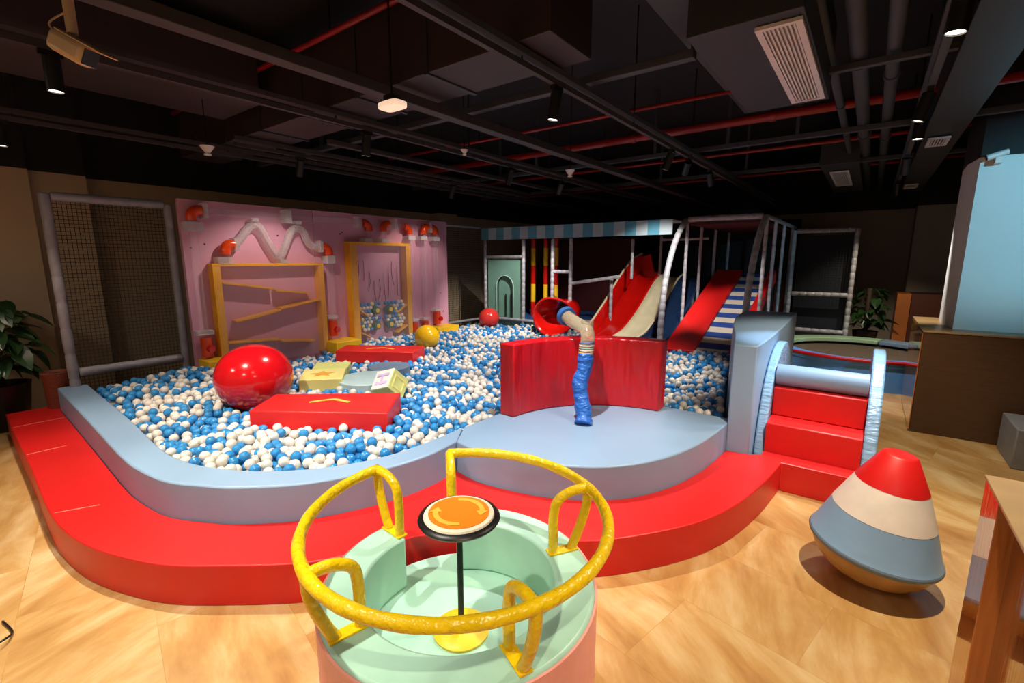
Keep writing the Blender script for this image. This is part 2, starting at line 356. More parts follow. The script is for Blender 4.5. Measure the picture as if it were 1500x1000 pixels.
# ------------------------------------------------------------------ pink activity board
XB=-7.2
bd=thing('pink_activity_board','large pink wall board with clear ball tubes, beside the left side net','activity board',(XB-.06,4.76,0))
MB().bx(XB-.08,XB,2.36,4.2,.02,2.77).build('board_panel','pink',bd,bevel=.004)
MB().bx(XB-.08,XB,4.207,7.2,.02,2.77).build('board_panel','pink',bd,bevel=.004)
def frameA():
    t=thing('ball_shelf_frame','wide yellow box frame with sloping shelves on the pink board','frame',(XB+.08,3.4,.6))
    x0,x1=XB+.002,XB+.16
    MB().bx(x0,x1,2.62,2.72,.5,1.90).build('side_post','yellowboard',t,bevel=.004)
    MB().bx(x0,x1,4.16,4.24,.5,1.90).build('side_post','yellowboard',t,bevel=.004)
    MB().bx(x0,x1,2.62,4.24,1.901,1.94).build('top_rail','yellowboard',t,bevel=.004)
    def sh(y0,z0,y1,z1):
        c=((x0+x1)/2,(y0+y1)/2,(z0+z1)/2); L=math.hypot(y1-y0,z1-z0)
        MB().box(c,(x1-x0-.01,L,.03),mx=Matrix.Rotation(math.atan2(z1-z0,y1-y0),4,'X')).build('shelf','yellowboard',t,bevel=.003)
    sh(2.73,1.68,3.42,1.57); sh(3.45,1.54,4.0,1.47); sh(2.86,1.13,3.5,1.24); sh(3.5,1.26,4.15,1.36); sh(2.73,.84,3.45,.80); sh(3.47,.77,4.02,.70)
    MB().bx(x1+.001,x1+.007,2.64,4.22,.5,1.92).build('clear_pane','pane',t)
frameA()
tB=thing('flower_ball_frame','tall narrow yellow box frame holding four ball flowers on the pink board','frame',(XB+.08,5.4,.6))
x0,x1=XB+.002,XB+.16
MB().bx(x0,x1,4.74,4.88,.5,2.24).build('side_post','yellowboard',tB,bevel=.004)
MB().bx(x0,x1,5.95,6.06,.5,2.24).build('side_post','yellowboard',tB,bevel=.004)
MB().bx(x0,x1,4.74,6.06,2.241,2.29).build('top_rail','yellowboard',tB,bevel=.004)
MB().bx(x1+.001,x1+.007,4.76,6.04,.5,2.26).build('clear_pane','pane',tB)
for (ya,za,yb,zb) in ((4.89,1.12,5.06,1.0),(5.72,1.0,5.94,1.14),(4.89,.72,5.1,.6),(5.7,.62,5.94,.74)):
    c=((x0+x1)/2,(ya+yb)/2,(za+zb)/2); MB().box(c,(.14,math.hypot(yb-ya,zb-za),.02),mx=Matrix.Rotation(math.atan2(zb-za,yb-ya),4,'X')).build('ledge','yellowboard',tB)
# dark hanging cords behind the pane
rc=random.Random(8)
for k in range(9):
    yy=5.0+k*.105+rc.uniform(-.02,.02); z1=rc.uniform(1.6,1.98); z0=z1-rc.uniform(.3,.6)
    MB().tube(cr([(XB+.02,yy,z1),(XB+.02,yy+rc.uniform(-.02,.02),(z0+z1)/2),(XB+.02,yy+rc.uniform(-.04,.04),z0)],5),.005,5).build('cord','brownpanel',tB)
flowers=[]
fx=XB+.085
names_f={(5.26,1.08):'upper left',(5.56,1.08):'upper right',(5.26,.80):'lower left',(5.56,.80):'lower right'}
for (fy,fz),pos in names_f.items():
    t=thing('flower_basket','green basket with yellow cap, %s of four in the tall yellow frame'%pos,'basket',(fx,fy,fz),'ball flower baskets')
    MB().lathe([(0,-.06),(.05,-.06),(.085,-.03),(.07,.05),(.05,.055),(0,.055)],(fx,fy,fz),10,Matrix.Rotation(PI/2,4,'Y')).build('basket','greenplastic',t,smooth=40)
    MB().lathe([(0,.058),(.042,.058),(.042,.066),(0,.069)],(fx,fy,fz),14,Matrix.Rotation(PI/2,4,'Y')).build('centre_cap','yellowbox',t)
# small balls around the flowers
def ballmesh(name,m,r,seg,rings):
    bm=MB().sphere((0,0,0),r,seg,rings); o=bm.build(name,m,smooth=180); me=o.data; bpy.data.objects.remove(o); return me
sw=ballmesh('small_white','white_ball',.036,12,8); sb=ballmesh('small_blue','blue_ball',.036,12,8); sy=ballmesh('small_cream','foamyellow',.036,12,8)
rs=random.Random(3); placed=[]
cand=[]
for r_ in range(14):
    for c_ in range(16):
        y=4.93+c_*.0742+(r_%2)*.0371+rs.uniform(-.002,.002); z=.62+r_*.0645+rs.uniform(-.001,.001)
        for (fy,fz) in names_f:
            side=-1 if fy<5.4 else 1; u=(y-fy)*side
            if -.10<u<.36 and abs(z-fz-.02-max(0,u)*.12)<.125-.12*max(0,u-.2) and 4.93<y<5.91:
                if all(math.hypot(y-a,z-b)>.085 for a,b in names_f): placed.append((y,z,rs.random())); break
for y,z,q in placed:
    me,nm=(sw,'white') if q<.4 else (sb,'blue') if q<.88 else (sy,'cream')
    o=bpy.data.objects.new('play_ball',me); COL.objects.link(o); o.location=(fx,y,z)
    tag(o,'small %s ball piled behind the clear front of the tall yellow frame'%nm,'ball','%s balls inside the tall yellow frame'%nm)

def elbow(y,z,s,hy,drop,parent):
    "orange elbow: horizontal mouth towards hy (+1/-1) and mouth down"
    r=.095; x=XB+.1; c=(y+hy*r,z-r)
    pts=[(x,c[0]-hy*r*math.cos(a),c[1]+r*math.sin(a)) for a in [PI/2*k/8 for k in range(9)]]
    MB().tube([(x,y,z-r-.04)]+pts+[(x,y+hy*(r+.03),z)],.06*s,14).build('elbow','orange',parent,smooth=50)
def tubev(y,z0,z1,parent,r=.05): MB().tube([(XB+.1,y,z0),(XB+.1,y,z1)],r,16).build('clear_tube','clear',parent,smooth=50)
def bracket(y,z,w,h,parent,x=XB+.1): 
    MB().bx(XB+.002,XB+.165,y-w/2,y+w/2,z-h/2,z+h/2).build('bracket','clearw',parent,bevel=.004)
def tee(y,z,parent):
    MB().tube([(XB+.1,y,z-.13),(XB+.1,y,z-.02),(XB+.1,y,z+.13)],.068,18).build('outlet','orange',parent,smooth=50)
    o=MB().tube([(XB+.1,y,z-.02),(XB+.2,y+.03,z-.02)],.05,16).build('outlet_mouth','redgloss',parent,smooth=50)
# run 1: left vertical + long horizontal
t=thing('clear_tube_run','clear ball tube running from the left edge along the top of the pink board','tube',(XB+.1,2.5,.7))
elbow(2.46,2.63,1.1,1,0,t); bracket(2.62,2.63,.06,.2,t); bracket(2.47,2.42,.2,.12,t); tubev(2.46,1.05,2.5,t)
MB().tube([(XB+.1,2.62,2.63),(XB+.1,4.98,2.63)],.05,16).build('clear_tube','clear',t,smooth=50)
bracket(3.73,2.63,.1,.2,t); bracket(4.98,2.62,.07,.2,t); elbow(5.19,2.62,1.1,-1,0,t)
tee(2.47,.82,t); bracket(2.46,1.02,.2,.06,t)
tubev(5.19,2.29,2.5,t,.045); bracket(5.13,2.33,.16,.07,t)
# run 2: zigzag hose
t=thing('ribbed_zigzag_hose','ribbed clear hose zigzagging in an M shape above the wide yellow frame','hose',(XB+.1,3.6,2.2))
elbow(2.82,2.2,1.15,1,0,t); bracket(2.96,2.2,.06,.18,t); bracket(2.8,1.98,.2,.1,t)
zz=cr([(2.98,2.2,0),(3.08,2.33,0),(3.2,2.46,0),(3.32,2.45,0),(3.42,2.25,0),(3.52,2.08,0),(3.6,2.05,0),(3.68,2.2,0),(3.78,2.4,0),(3.88,2.47,0),(3.98,2.42,0),(4.03,2.28,0),(4.12,2.2,0),(4.24,2.2,0)],10)
zr_=[.056+.004*math.sin(i*2.1) for i in range(len(zz))]
MB().tube([(XB+.09,p.x,p.y) for p in zz],zr_,14).build('ribbed_hose','ribbed',t,smooth=60)
bracket(3.24,2.55,.1,.05,t); bracket(3.6,1.97,.1,.06,t); bracket(3.88,2.55,.1,.05,t); bracket(4.24,2.2,.05,.18,t)
elbow(4.39,2.2,1.05,-1,0,t); bracket(4.39,1.99,.14,.13,t); tubev(4.39,1.1,2.07,t)
tee(4.38,.86,t); bracket(4.36,1.05,.16,.05,t)
# run 3: short top link between frame B and tube 4
t=thing('clear_tube_run','short clear ball tube linking the top of the tall yellow frame to the next tube','tube',(XB+.1,5.8,2.2))
elbow(5.5,2.63,1.05,1,0,t); bracket(5.74,2.63,.08,.2,t); elbow(6.1,2.6,1.05,-1,0,t); MB().tube([(XB+.1,5.62,2.62),(XB+.1,5.96,2.62)],.048,14).build('clear_tube','clear',t,smooth=50)
tubev(5.5,2.3,2.5,t,.045); bracket(5.5,2.33,.16,.07,t); bracket(6.12,2.4,.18,.08,t); tubev(6.12,.78,2.46,t); MB().tube([(XB+.1,6.15,.5),(XB+.1,6.15,.76)],.068,16).build('outlet','orange',t,smooth=50); bracket(6.15,.82,.15,.05,t)
# run 4: double elbow, two verticals
t=thing('clear_tube_run','two clear tubes joined by orange elbows at the right of the pink board','tube',(XB+.1,6.6,2.2))
elbow(6.46,2.62,1.1,1,0,t); bracket(6.62,2.62,.05,.2,t); elbow(6.78,2.62,1.1,-1,0,t)
bracket(6.42,2.4,.18,.08,t); bracket(6.76,2.4,.18,.08,t); tubev(6.46,.8,2.5,t); tubev(6.77,.98,2.5,t)
MB().tube([(XB+.1,6.44,.5),(XB+.1,6.44,.76)],.068,16).build('outlet','orange',t,smooth=50); bracket(6.42,.82,.15,.05,t); tee(6.78,.8,t); bracket(6.76,.97,.16,.05,t)
for (y,z) in ((2.45,2.15),(2.62,2.2),(3.62,2.35),(4.72,2.45),(4.68,2.42),(6.95,2.35),(6.98,1.3),(7.05,.9)):
    MB().lathe([(0,.006),(.012,.005),(.014,0)],(XB+.0,y,z),10,Matrix.Rotation(PI/2,4,'Y')).build('screw_cap','brownpanel',bd)
# yellow foam boxes on the board foot
for (x0b,x1b,y0,y1,zt,lab) in ((XB+.002,XB+.38,2.38,2.66,.66,'yellow foam box under the leftmost clear tube outlet'),(XB+.002,XB+.42,4.22,4.7,.66,'yellow foam box between the two yellow wall frames'),(XB+.002,XB+.36,6.55,7.15,.63,'yellow foam box under the rightmost orange outlet, by the board edge')):
    o=MB().bx(x0b,x1b,y0,y1,.3,zt).build('foam_box','yellowbox',bevel=.01); tag(o,lab,'box')

# ------------------------------------------------------------------ nets
def net(name,lab,origin,du,dv,nu,nv,w=.006,group=None,m='net'):
    "strand grid; du,dv: full side vectors"
    b=MB(); O=Vector(origin); U=Vector(du); V=Vector(dv); nrm=U.cross(V).normalized()*w
    def strand(p,q):
        t=(q-p).normalized(); s_=t.cross(nrm).normalized()*w/2; h=nrm*.35
        vs=[b.bm.verts.new(v) for v in (p-s_,p+s_,p+h,q-s_,q+s_,q+h)]
        for f in ((0,1,4,3),(1,2,5,4),(2,0,3,5)): b.bm.faces.new([vs[i] for i in f])
    for i in range(nu+1): strand(O+U*(i/nu),O+U*(i/nu)+V)
    for j in range(nv+1): strand(O+V*(j/nv),O+V*(j/nv)+U)
    o=b.build(name,m); 
    return tag(o,lab,'net',group)
def posts(name,lab,cat,pieces,m='pad',r=.05,pitch=.16):
    t=thing(name,lab,cat,pieces[0][1][0])
    for nm,pts in pieces:
        P,rd=padded(pts,r,pitch=pitch); MB().tube(P,rd,12).build(nm,m,t,smooth=180)
    return t
posts('padded_frame','grey padded tube frame round the net at the left end of the pit','frame',[
 ('post',[(-7.35,1.14,.0),(-7.35,1.14,2.72)]),('post',[(-7.35,2.29,.0),(-7.35,2.29,2.7)]),('top_rail',[(-7.35,1.19,2.69),(-7.35,2.24,2.69)]),('bottom_rail',[(-7.35,1.19,.68),(-7.35,2.24,.68)])],'pad',.05,.3)
net('safety_net','black square mesh safety net at the left end of the ball pit',(-7.35,1.19,.1),(0,1.06,0),(0,0,2.6),26,60)
net('safety_net','dark mesh net on the wall beyond the right edge of the pink board',(-7.35,7.25,.1),(0,1.2,0),(0,0,2.6),26,56)
posts('padded_frame','thin grey rails round the net beyond the pink board','frame',[('top_rail',[(-7.35,7.22,2.72),(-7.35,8.42,2.72)]),('bottom_rail',[(-7.33,7.22,.6),(-7.33,8.42,.6)])],'pad',.03)

# ------------------------------------------------------------------ far soft play structure
YF=8.5
o=MB().bx(-7.3,-4.56,YF+.02,12.5,.0,.62).build('raised_deck','mintdark',bevel=.01); tag(o,'raised mint play deck at the back of the ball pit','deck')
o=MB().bx(-7.2,-4.6,YF+.1,12.3,.621,.66).build('deck_mat','bluemat'); tag(o,'blue floor mat on the raised deck behind the mint panel','mat')
posts('deck_edge_tube','pale padded tube along the front edge of the raised deck','tube',[('edge_tube',[(-7.2,YF-.03,.64),(-4.75,YF-.03,.64)])],'padlight',.035)
# awning
t=thing('striped_awning','blue and white striped awning along the top of the play structure','awning',(-5.05,8.42,2.5))
n=20
for c,col in ((0,'awnblue'),(1,'awnpale')):
    b=MB()
    for i in range(n):
        if i%2!=c: continue
        xa=-7.27+4.42*i/n; xb=-7.27+4.42*(i+1)/n
        b.bx(xa,xb,8.40,8.43,2.43,2.69); b.bx(xa,xb,8.43,8.9,2.66,2.69)
    b.build('stripes',col,t)
sp=thing('play_structure_frame','grey padded tube frame of the play structure under the striped awning','frame',(-5,8.5,.6))
def ppost(x,y,z0,z1,r=.04,m='padlight',nm='post'): 
    P,rd=padded([(x,y,z0),(x,y,z1)],r,pitch=.13); MB().tube(P,rd,10).build(nm,m,sp,smooth=180)
def prail(a,b_,r=.035,m='padlight'):
    P,rd=padded([a,b_],r,pitch=.13); MB().tube(P,rd,10).build('rail',m,sp,smooth=180)
for x in (-7.22,-6.12,-5.36,-4.92): ppost(x,8.5-.02,.02,2.42)
ppost(-4.2,8.9,.63,1.6,.035); ppost(-3.9,9.2,1.6,2.4,.03); ppost(-3.75,10.4,1.6,2.5,.03)
prail((-5.36,8.48,1.74),(-4.92,8.48,1.74)); prail((-4.92,8.48,1.5),(-3.95,8.75,1.66)); prail((-7.2,8.48,2.05),(-6.14,8.48,2.05)); prail((-3.75,10.4,2.42),(-2.75,10.4,2.42),.03)
# mint panel with arched doorway
t=thing('mint_door_panel','mint green play panel with an arched doorway under the striped awning','panel',(-6.7,8.52,.67))
outer_=[(-7.17,.66),(-6.17,.66),(-6.17,2.0),(-7.17,2.0)]
mxz=Matrix(((1,0,0,0),(0,0,-1,0),(0,1,0,0),(0,0,0,1)))
arch=[(-6.93,.66)]+[(-6.68-.25*math.cos(a),1.38+.25*math.sin(a)) for a in [PI*k/12 for k in range(13)]]+[(-6.43,.66)]
polyp=[(-7.17,.66),(-7.17,2.0),(-6.17,2.0),(-6.17,.66)]+arch[::-1]
MB().prism(polyp,-8.56,-8.52,mxz).build('panel','mintdark',t)
MB().prism([arch[0]]+arch[1:-1]+[arch[-1]],-8.64,-8.61,mxz).build('door_flap','mintdark',t)
arc3=[(x,8.515,z) for x,z in arch]; MB().tube(arc3,.012,8).build('arch_trim','mint',t,smooth=180)
for x in (-6.7,-6.55): MB().bx(x,x+.012,8.57,8.6,.68,1.2).build('flap_slit','black',t)
# red/yellow posts
lab_rp=('leftmost','middle','rightmost')
for k,x in enumerate((-6.35,-6.0,-5.72)):
    t=thing('striped_roller_post','%s of three red and yellow banded posts inside the play structure'%lab_rp[k],'post',(x,9.2,.66),'banded posts')
    for q,(z0,z1,c) in enumerate(((.66,1.0,'redgloss'),(1.0,1.42,'yellowbox'),(1.42,1.85,'redgloss'),(1.85,2.25,'yellowbox'),(2.25,2.6,'redgloss'))):
        MB().tube([(x,9.2,z0),(x,9.2,z1)],.055,12).build('band',c,t,smooth=50)
# dark interior
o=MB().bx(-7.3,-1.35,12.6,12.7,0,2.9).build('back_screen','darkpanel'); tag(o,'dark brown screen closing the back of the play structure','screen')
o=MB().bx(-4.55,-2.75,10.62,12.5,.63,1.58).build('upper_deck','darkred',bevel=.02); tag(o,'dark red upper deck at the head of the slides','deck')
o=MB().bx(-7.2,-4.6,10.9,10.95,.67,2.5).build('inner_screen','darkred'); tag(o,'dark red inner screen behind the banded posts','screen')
# wide slide
def slide_lane(x0,x1,m,lab,lipleft=0,lipright=.0):
    t=thing('slide_lane',lab,'slide',((x0+x1)/2,8.2,.5),'wide slide lanes')
    prof=cr([(0,8.05,.50),(0,8.45,.56),(0,8.9,.74),(0,9.4,1.02),(0,9.8,1.28),(0,10.2,1.5),(0,10.62,1.6)],6)
    b=MB(); Vt=[]
    sec=[(x0,.10),(x0+.035,.11),(x0+.06,.03),(x0+.1,0),(x1-.1,0),(x1-.06,.03),(x1-.035,.11),(x1,.10),(x1,-.06),(x0,-.06)]
    for p in prof: Vt.append([b.bm.verts.new((x,p.y,p.z+h)) for x,h in sec])
    for A,B in zip(Vt,Vt[1:]):
        for k in range(len(sec)): b.bm.faces.new([A[k],A[(k+1)%len(sec)],B[(k+1)%len(sec)],B[k]])
    b.bm.faces.new(Vt[0]); b.bm.faces.new(Vt[-1][::-1])
    b.build('chute',m,t,smooth=40)
    return t
tl=slide_lane(-4.25,-3.73,'redgloss','red lane on the left of the wide three-lane slide')
slide_lane(-3.727,-3.24,'creamgloss','cream middle lane of the wide three-lane slide')
slide_lane(-3.237,-2.76,'navygloss','dark navy right lane of the wide three-lane slide')
# flared left wall of the red lane
b=MB(); prof=cr([(-4.45,8.0,.52),(-4.42,8.4,.72),(-4.36,8.9,1.12),(-4.32,9.5,1.62),(-4.3,10.1,1.98),(-4.28,10.6,2.12)],6); base=cr([(0,8.05,.5),(0,8.45,.56),(0,8.9,.74),(0,9.5,1.08),(0,10.1,1.44),(0,10.6,1.58)],6)
Vt=[]
for p,q in zip(prof,base): Vt.append([b.bm.verts.new(v) for v in ((p.x,p.y,p.z),(p.x+.05,p.y,p.z),(-4.255,q.y,q.z+.08),(-4.29,q.y,q.z-.05))])
for A,B in zip(Vt,Vt[1:]):
    for k in range(4): b.bm.faces.new([A[k],A[(k+1)%4],B[(k+1)%4],B[k]])
b.bm.faces.new(Vt[0]); b.bm.faces.new(Vt[-1][::-1]); b.build('side_wing','redgloss',tl,smooth=40)
MB().tube([(p.x+.02,p.y,p.z+.01) for p in prof],.022,8).build('edge_trim','creamgloss',tl,smooth=180)
MB().prism([(-4.25,1.58),(-4.25,2.05),(-4.06,2.12),(-3.95,1.72),(-3.73,1.70),(-3.73,1.58)],-10.66,-10.6,mxz).build('head_board','redgloss',tl,bevel=.01)
# red flared tube-slide mouth
t=thing('tube_slide','red flared tube slide end opening into the ball pit','slide',(-5.15,8.2,.5))
b=MB(); rings=[]; 
for s_,(y,r_,zc,xc) in enumerate(((8.0,.38,.84,-5.1),(8.06,.37,.84,-5.1),(8.25,.31,.87,-5.06),(8.44,.27,.9,-5.0),(8.6,.26,.92,-5.0))):
    # section: 250 degree shell
    rings.append([b.bm.verts.new((xc+(r_*1.05)*math.cos(a),y+(.25-.0)*(1-abs(math.sin(a/1)))*0+ (.28*max(0,math.cos(a)) if s_<2 else 0),zc+r_*math.sin(a))) for a in [2*PI*k/28 for k in range(28)]])
for A,B in zip(rings,rings[1:]):
    for k in range(28): b.bm.faces.new([A[k],A[(k+1)%28],B[(k+1)%28],B[k]])
o=b.build('chute','redgloss',t,smooth=60); md=o.modifiers.new('s','SOLIDIFY'); md.thickness=.02
MB().tube([v for v in [Vector((-5.1+.40*math.cos(a),8.0+(.28*max(0,math.cos(a))),.84+.38*math.sin(a))) for a in [2*PI*k/40 for k in range(40)]]],.025,8,closed=True).build('mouth_lip','redgloss',t,smooth=180)
# arched tunnel: two arch hoops with bars
Pa=[(0,7.72,.45),(0,7.74,1.0),(0,7.8,1.5),(0,7.98,1.95),(0,8.3,2.38),(0,8.72,2.68)]
tun=thing('arched_cage','grey padded arched tube cage over the striped climbing ramp','cage',(-2.05,8.7,.5))
for X,w in ((-2.72,0),(-1.44,1)):
    pts=[(X,p.y,p.z) for p in cr(Pa,6)]; P,rd=padded(pts,.048,pitch=.13); MB().tube(P,rd,12).build('arch','padlight',tun,smooth=180)
    P,rd=padded([(X,8.74,2.69),(X,12.4,2.69)],.035,pitch=.2); MB().tube(P,rd,10).build('top_rail','padlight',tun,smooth=180)
    for y in (8.85,9.75,10.8,12.0):
        P,rd=padded([(X,y,.02),(X,y,2.66)],.03,pitch=.13); MB().tube(P,rd,10).build('bar','padlight',tun,smooth=180)
P,rd=padded([(-2.68,8.74,2.70),(-1.48,8.74,2.70)],.045,pitch=.2); MB().tube(P,rd,12).build('cross_rail','padlight',tun,smooth=180)
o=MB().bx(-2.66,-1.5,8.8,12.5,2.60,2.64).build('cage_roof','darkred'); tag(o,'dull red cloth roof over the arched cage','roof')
# ramp
SL=math.atan(.37); Lr=3.4
mr=Matrix.Translation(Vector((0,7.62,.42)))@Matrix.Rotation(SL,4,'X')
rp=thing('climbing_ramp','sloping climbing ramp with blue and white bands inside the arched cage','ramp',(-1.95,7.62,.42))
NB=18
for c,col in ((0,'stripewhite'),(1,'stripeblue')):
    b=MB()
    for i in range(NB):
        if i%2==c: b.box(mr@Vector((-1.87,(i+.5)*Lr/NB,.06)),(.48,Lr/NB,.10),mx=Matrix.Rotation(SL,4,'X'))
    b.build('bands',col,rp)
for (xa,xb,h) in ((-2.62,-2.115,.19),(-1.625,-1.50,.19)):
    pl=[( -.02,-.05),(Lr,-.05),(Lr+.1,h+.1),(Lr-.1,h),(.05,h*.55),(-.02,h*.5)]
    pl=[(0,-.05),(Lr,-.05),(Lr,h),(0,h*.75)]
    mxl=mr@Matrix(((0,0,1,0),(1,0,0,0),(0,1,0,0),(0,0,0,1)))
    MB().prism(pl,xa,xb,mxl).build('side_bolster','red',rp,bevel=.012)
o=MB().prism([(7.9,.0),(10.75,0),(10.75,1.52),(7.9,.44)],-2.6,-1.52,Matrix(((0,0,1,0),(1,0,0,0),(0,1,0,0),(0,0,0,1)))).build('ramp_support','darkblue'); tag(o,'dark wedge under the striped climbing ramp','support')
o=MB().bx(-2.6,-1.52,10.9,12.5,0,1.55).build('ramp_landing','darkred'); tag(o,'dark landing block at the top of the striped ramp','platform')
# far right frame with net
posts('padded_frame','pale padded tube frame with net behind the round trampoline','frame',[
 ('post',[(-1.36,11.75,0),(-1.36,11.75,2.6)]),('post',[(-.28,11.75,0),(-.28,11.75,2.6)]),('top_rail',[(-1.32,11.75,2.58),(-.32,11.75,2.58)]),('mid_rail',[(-1.32,11.75,1.27),(-.32,11.75,1.27)]),('bottom_rail',[(-1.32,11.75,.5),(-.32,11.75,.5)])],'padlight',.045,.14)
net('safety_net','dark mesh net in the frame behind the round trampoline',(-1.32,11.75,1.3),(1.0,0,0),(0,0,1.26),20,26,.005)
o=MB().bx(-1.3,-.34,12.05,12.1,0,2.5).build('frame_backdrop','darkblue'); tag(o,'dark backdrop panel behind the net frame by the trampoline','panel')
# trampoline
TC=(-.02,10.2,0); tr=thing('trampoline','round trampoline with green, slate and blue padded rim right of the red stairs','trampoline',TC)
def ann(a0,a1,r0,r1,z0,z1,nm,m,n=24,bev=.01):
    A=[(TC[0]+r0*math.cos(R(a0+(a1-a0)*i/n)),TC[1]+r0*math.sin(R(a0+(a1-a0)*i/n))) for i in range(n+1)]
    B=[(TC[0]+r1*math.cos(R(a0+(a1-a0)*i/n)),TC[1]+r1*math.sin(R(a0+(a1-a0)*i/n))) for i in range(n+1)]
    return MB().band(A,B,z0,z1).build(nm,m,tr,bevel=bev)
ann(75,180,1.05,1.42,.39,.46,'rim_pad','green'); ann(-10,74,1.05,1.42,.39,.46,'rim_pad','slate'); ann(181,349,1.05,1.42,.39,.45,'rim_pad','trampblue')
A=[(TC[0]+1.40*math.cos(2*PI*i/64),TC[1]+1.40*math.sin(2*PI*i/64)) for i in range(64)]; B=[(TC[0]+1.3*math.cos(2*PI*i/64),TC[1]+1.3*math.sin(2*PI*i/64)) for i in range(64)]
MB().band(A,B,0,.388,True).build('skirt','trampblue',tr)
MB().lathe([(0,.34),(1.29,.34),(1.29,.33),(0,.33)],TC,48).build('jump_bed','bedfabric',tr)
MB().tube([(TC[0]+1.41*math.cos(R(a)),TC[1]+1.41*math.sin(R(a)),.47) for a in range(182,350,4)],.028,8).build('rim_cord','trampred',tr,smooth=180)

# ------------------------------------------------------------------ spinner (foreground)
SC=Vector((-1.468,1.508,0)); spn=thing('spinning_ride','round mint and pink foam spinning ride with a yellow hand rail, nearest the camera','spinning ride',SC)
MB().lathe([(0,.0),(.60,.0),(.645,.02),(.645,.135),(0,.135)],SC,64).build('base_floor','mint',spn,smooth=30)
def arcs(r,a0,a1,n=40): return [(SC.x+r*math.cos(R(a0+(a1-a0)*i/n)),SC.y+r*math.sin(R(a0+(a1-a0)*i/n))) for i in range(n+1)]
a0_,a1_=-186,118-10
a0_=-186; a1_=136
MB().band(arcs(.66,a0_,a1_,72),arcs(.47,a0_,a1_,72),.136,.45).build('bench','mint',spn,bevel=.015)
MB().band(arcs(.672,a0_,a1_,72),arcs(.661,a0_,a1_,72),.0,.435).build('side_skirt','pinkvinyl',spn)
# ring rail
ra=[ (SC.x+.69*math.cos(R(a)),SC.y+.69*math.sin(R(a)),.80) for a in np.linspace(-190,138,70)]
zr=.79
ra=[Vector((SC.x+.712*math.cos(R(a)),SC.y+.712*math.sin(R(a)),zr)) for a in np.linspace(-185,139,80)]
rrn=[.0275+.0012*math.sin(i*1.3) for i in range(len(ra))]
rail=MB().tube(ra,rrn,14).build('hand_rail','yellow',spn,smooth=180)
def loop(ang,end=False):
    er=Vector((math.cos(R(ang)),math.sin(R(ang)),0))
    q=lambda r_,z: SC+er*r_+Vector((0,0,z))
    pts=cr([q(.71,zr),q(.61,zr-.005),q(.53,zr-.05),q(.51,zr-.14),q(.51,.52),q(.51,.452)],6)
    MB().tube(pts,.0255,12).build('support_leg','yellow',spn,smooth=180)
    pts=cr([q(.712,zr),q(.705,zr-.1),q(.68,.6),q(.64,.5),q(.615,.452)],6)
    MB().tube(pts,.0255,12).build('support_leg','yellow',spn,smooth=180)
    MB().box(q(.565,.456),(.17,.06,.008),rz=R(ang)).build('foot_plate','yellow',spn)
for a in (58,-24,-103,-184.5,138.5): loop(a)
MB().lathe([(0,.136),(.138,.136),(.142,.15),(.12,.165),(.045,.17),(.04,.19),(.0,.19)],SC,40).build('pole_base','yellowbox',spn,smooth=40)
MB().tube([SC+Vector((0,0,.17)),SC+Vector((0,0,.74))],.015,14).build('centre_pole','black',spn,smooth=60)
hw=MB().lathe([(0,.735),(.06,.735),(.17,.745),(.193,.755),(.2,.765),(.193,.777),(.17,.78),(0,.78)],SC,56).build('centre_wheel','blackrubber',spn,smooth=60)
MB().lathe([(0,.78),(.172,.78),(.168,.788),(.15,.791),(0,.791)],SC,56).build('white_rim','cream',hw,smooth=30)
MB().lathe([(0,.7915),(.148,.7915),(.148,.794),(0,.796)],SC,56).build('orange_face','orangedisc',hw,smooth=30)
for a0 in (40,220):
    b=MB(); n=16; A=[];B=[]
    for i in range(n+1):
        a=R(a0+i/n*95); A.append((SC.x+.125*math.cos(a),SC.y+.125*math.sin(a))); B.append((SC.x+.10*math.cos(a),SC.y+.10*math.sin(a)))
    b.band(A,B,.7962,.7975); a=R(a0); a2=R(a0-22)
    b.prism([(SC.x+.142*math.cos(a),SC.y+.142*math.sin(a)),(SC.x+.083*math.cos(a),SC.y+.083*math.sin(a)),(SC.x+.112*math.cos(a2),SC.y+.112*math.sin(a2))],.7962,.7975)
    b.build('arrow','arrowyellow',hw)

# ------------------------------------------------------------------ roly-poly cone
KC=Vector((.165,3.51,0)); KS=.85; kt=thing('rocking_cone','red, white and blue striped rocking cone on a rounded base in the right foreground','rocking cone',KC)
tiltm=Matrix.Rotation(R(5),4,Vector((.6,-.8,0)))
tiltm=Matrix.Rotation(R(4),4,Vector((math.cos(R(37)),math.sin(R(37)),0)))@Matrix.Rotation(R(5),4,Vector((-math.sin(R(37)),math.cos(R(37)),0)))
def kl(prof,nm,m,sm=40): return MB().lathe([(a*KS,b*KS) for a,b in prof],KC,64,tiltm).build(nm,m,kt,smooth=sm)
kl([(0,.012),(.1,.018),(.2,.045),(.29,.1),(.35,.17),(.385,.25),(.39,.29),(0,.3)],'rounded_base','conebase',60)
kl([(.385,.262),(.402,.268),(.408,.285),(.402,.302),(.385,.31)],'rim_piping','slate',180)
kl([(.40,.305),(.385,.33),(.31,.545),(.3,.55),(0,.5)],'blue_band','bluesoft')
kl([(.31,.548),(.215,.78),(0,.75)],'white_band','offwhite')
kl([(.217,.779),(.105,1.0),(.09,1.01),(0,1.013)],'red_top','red')

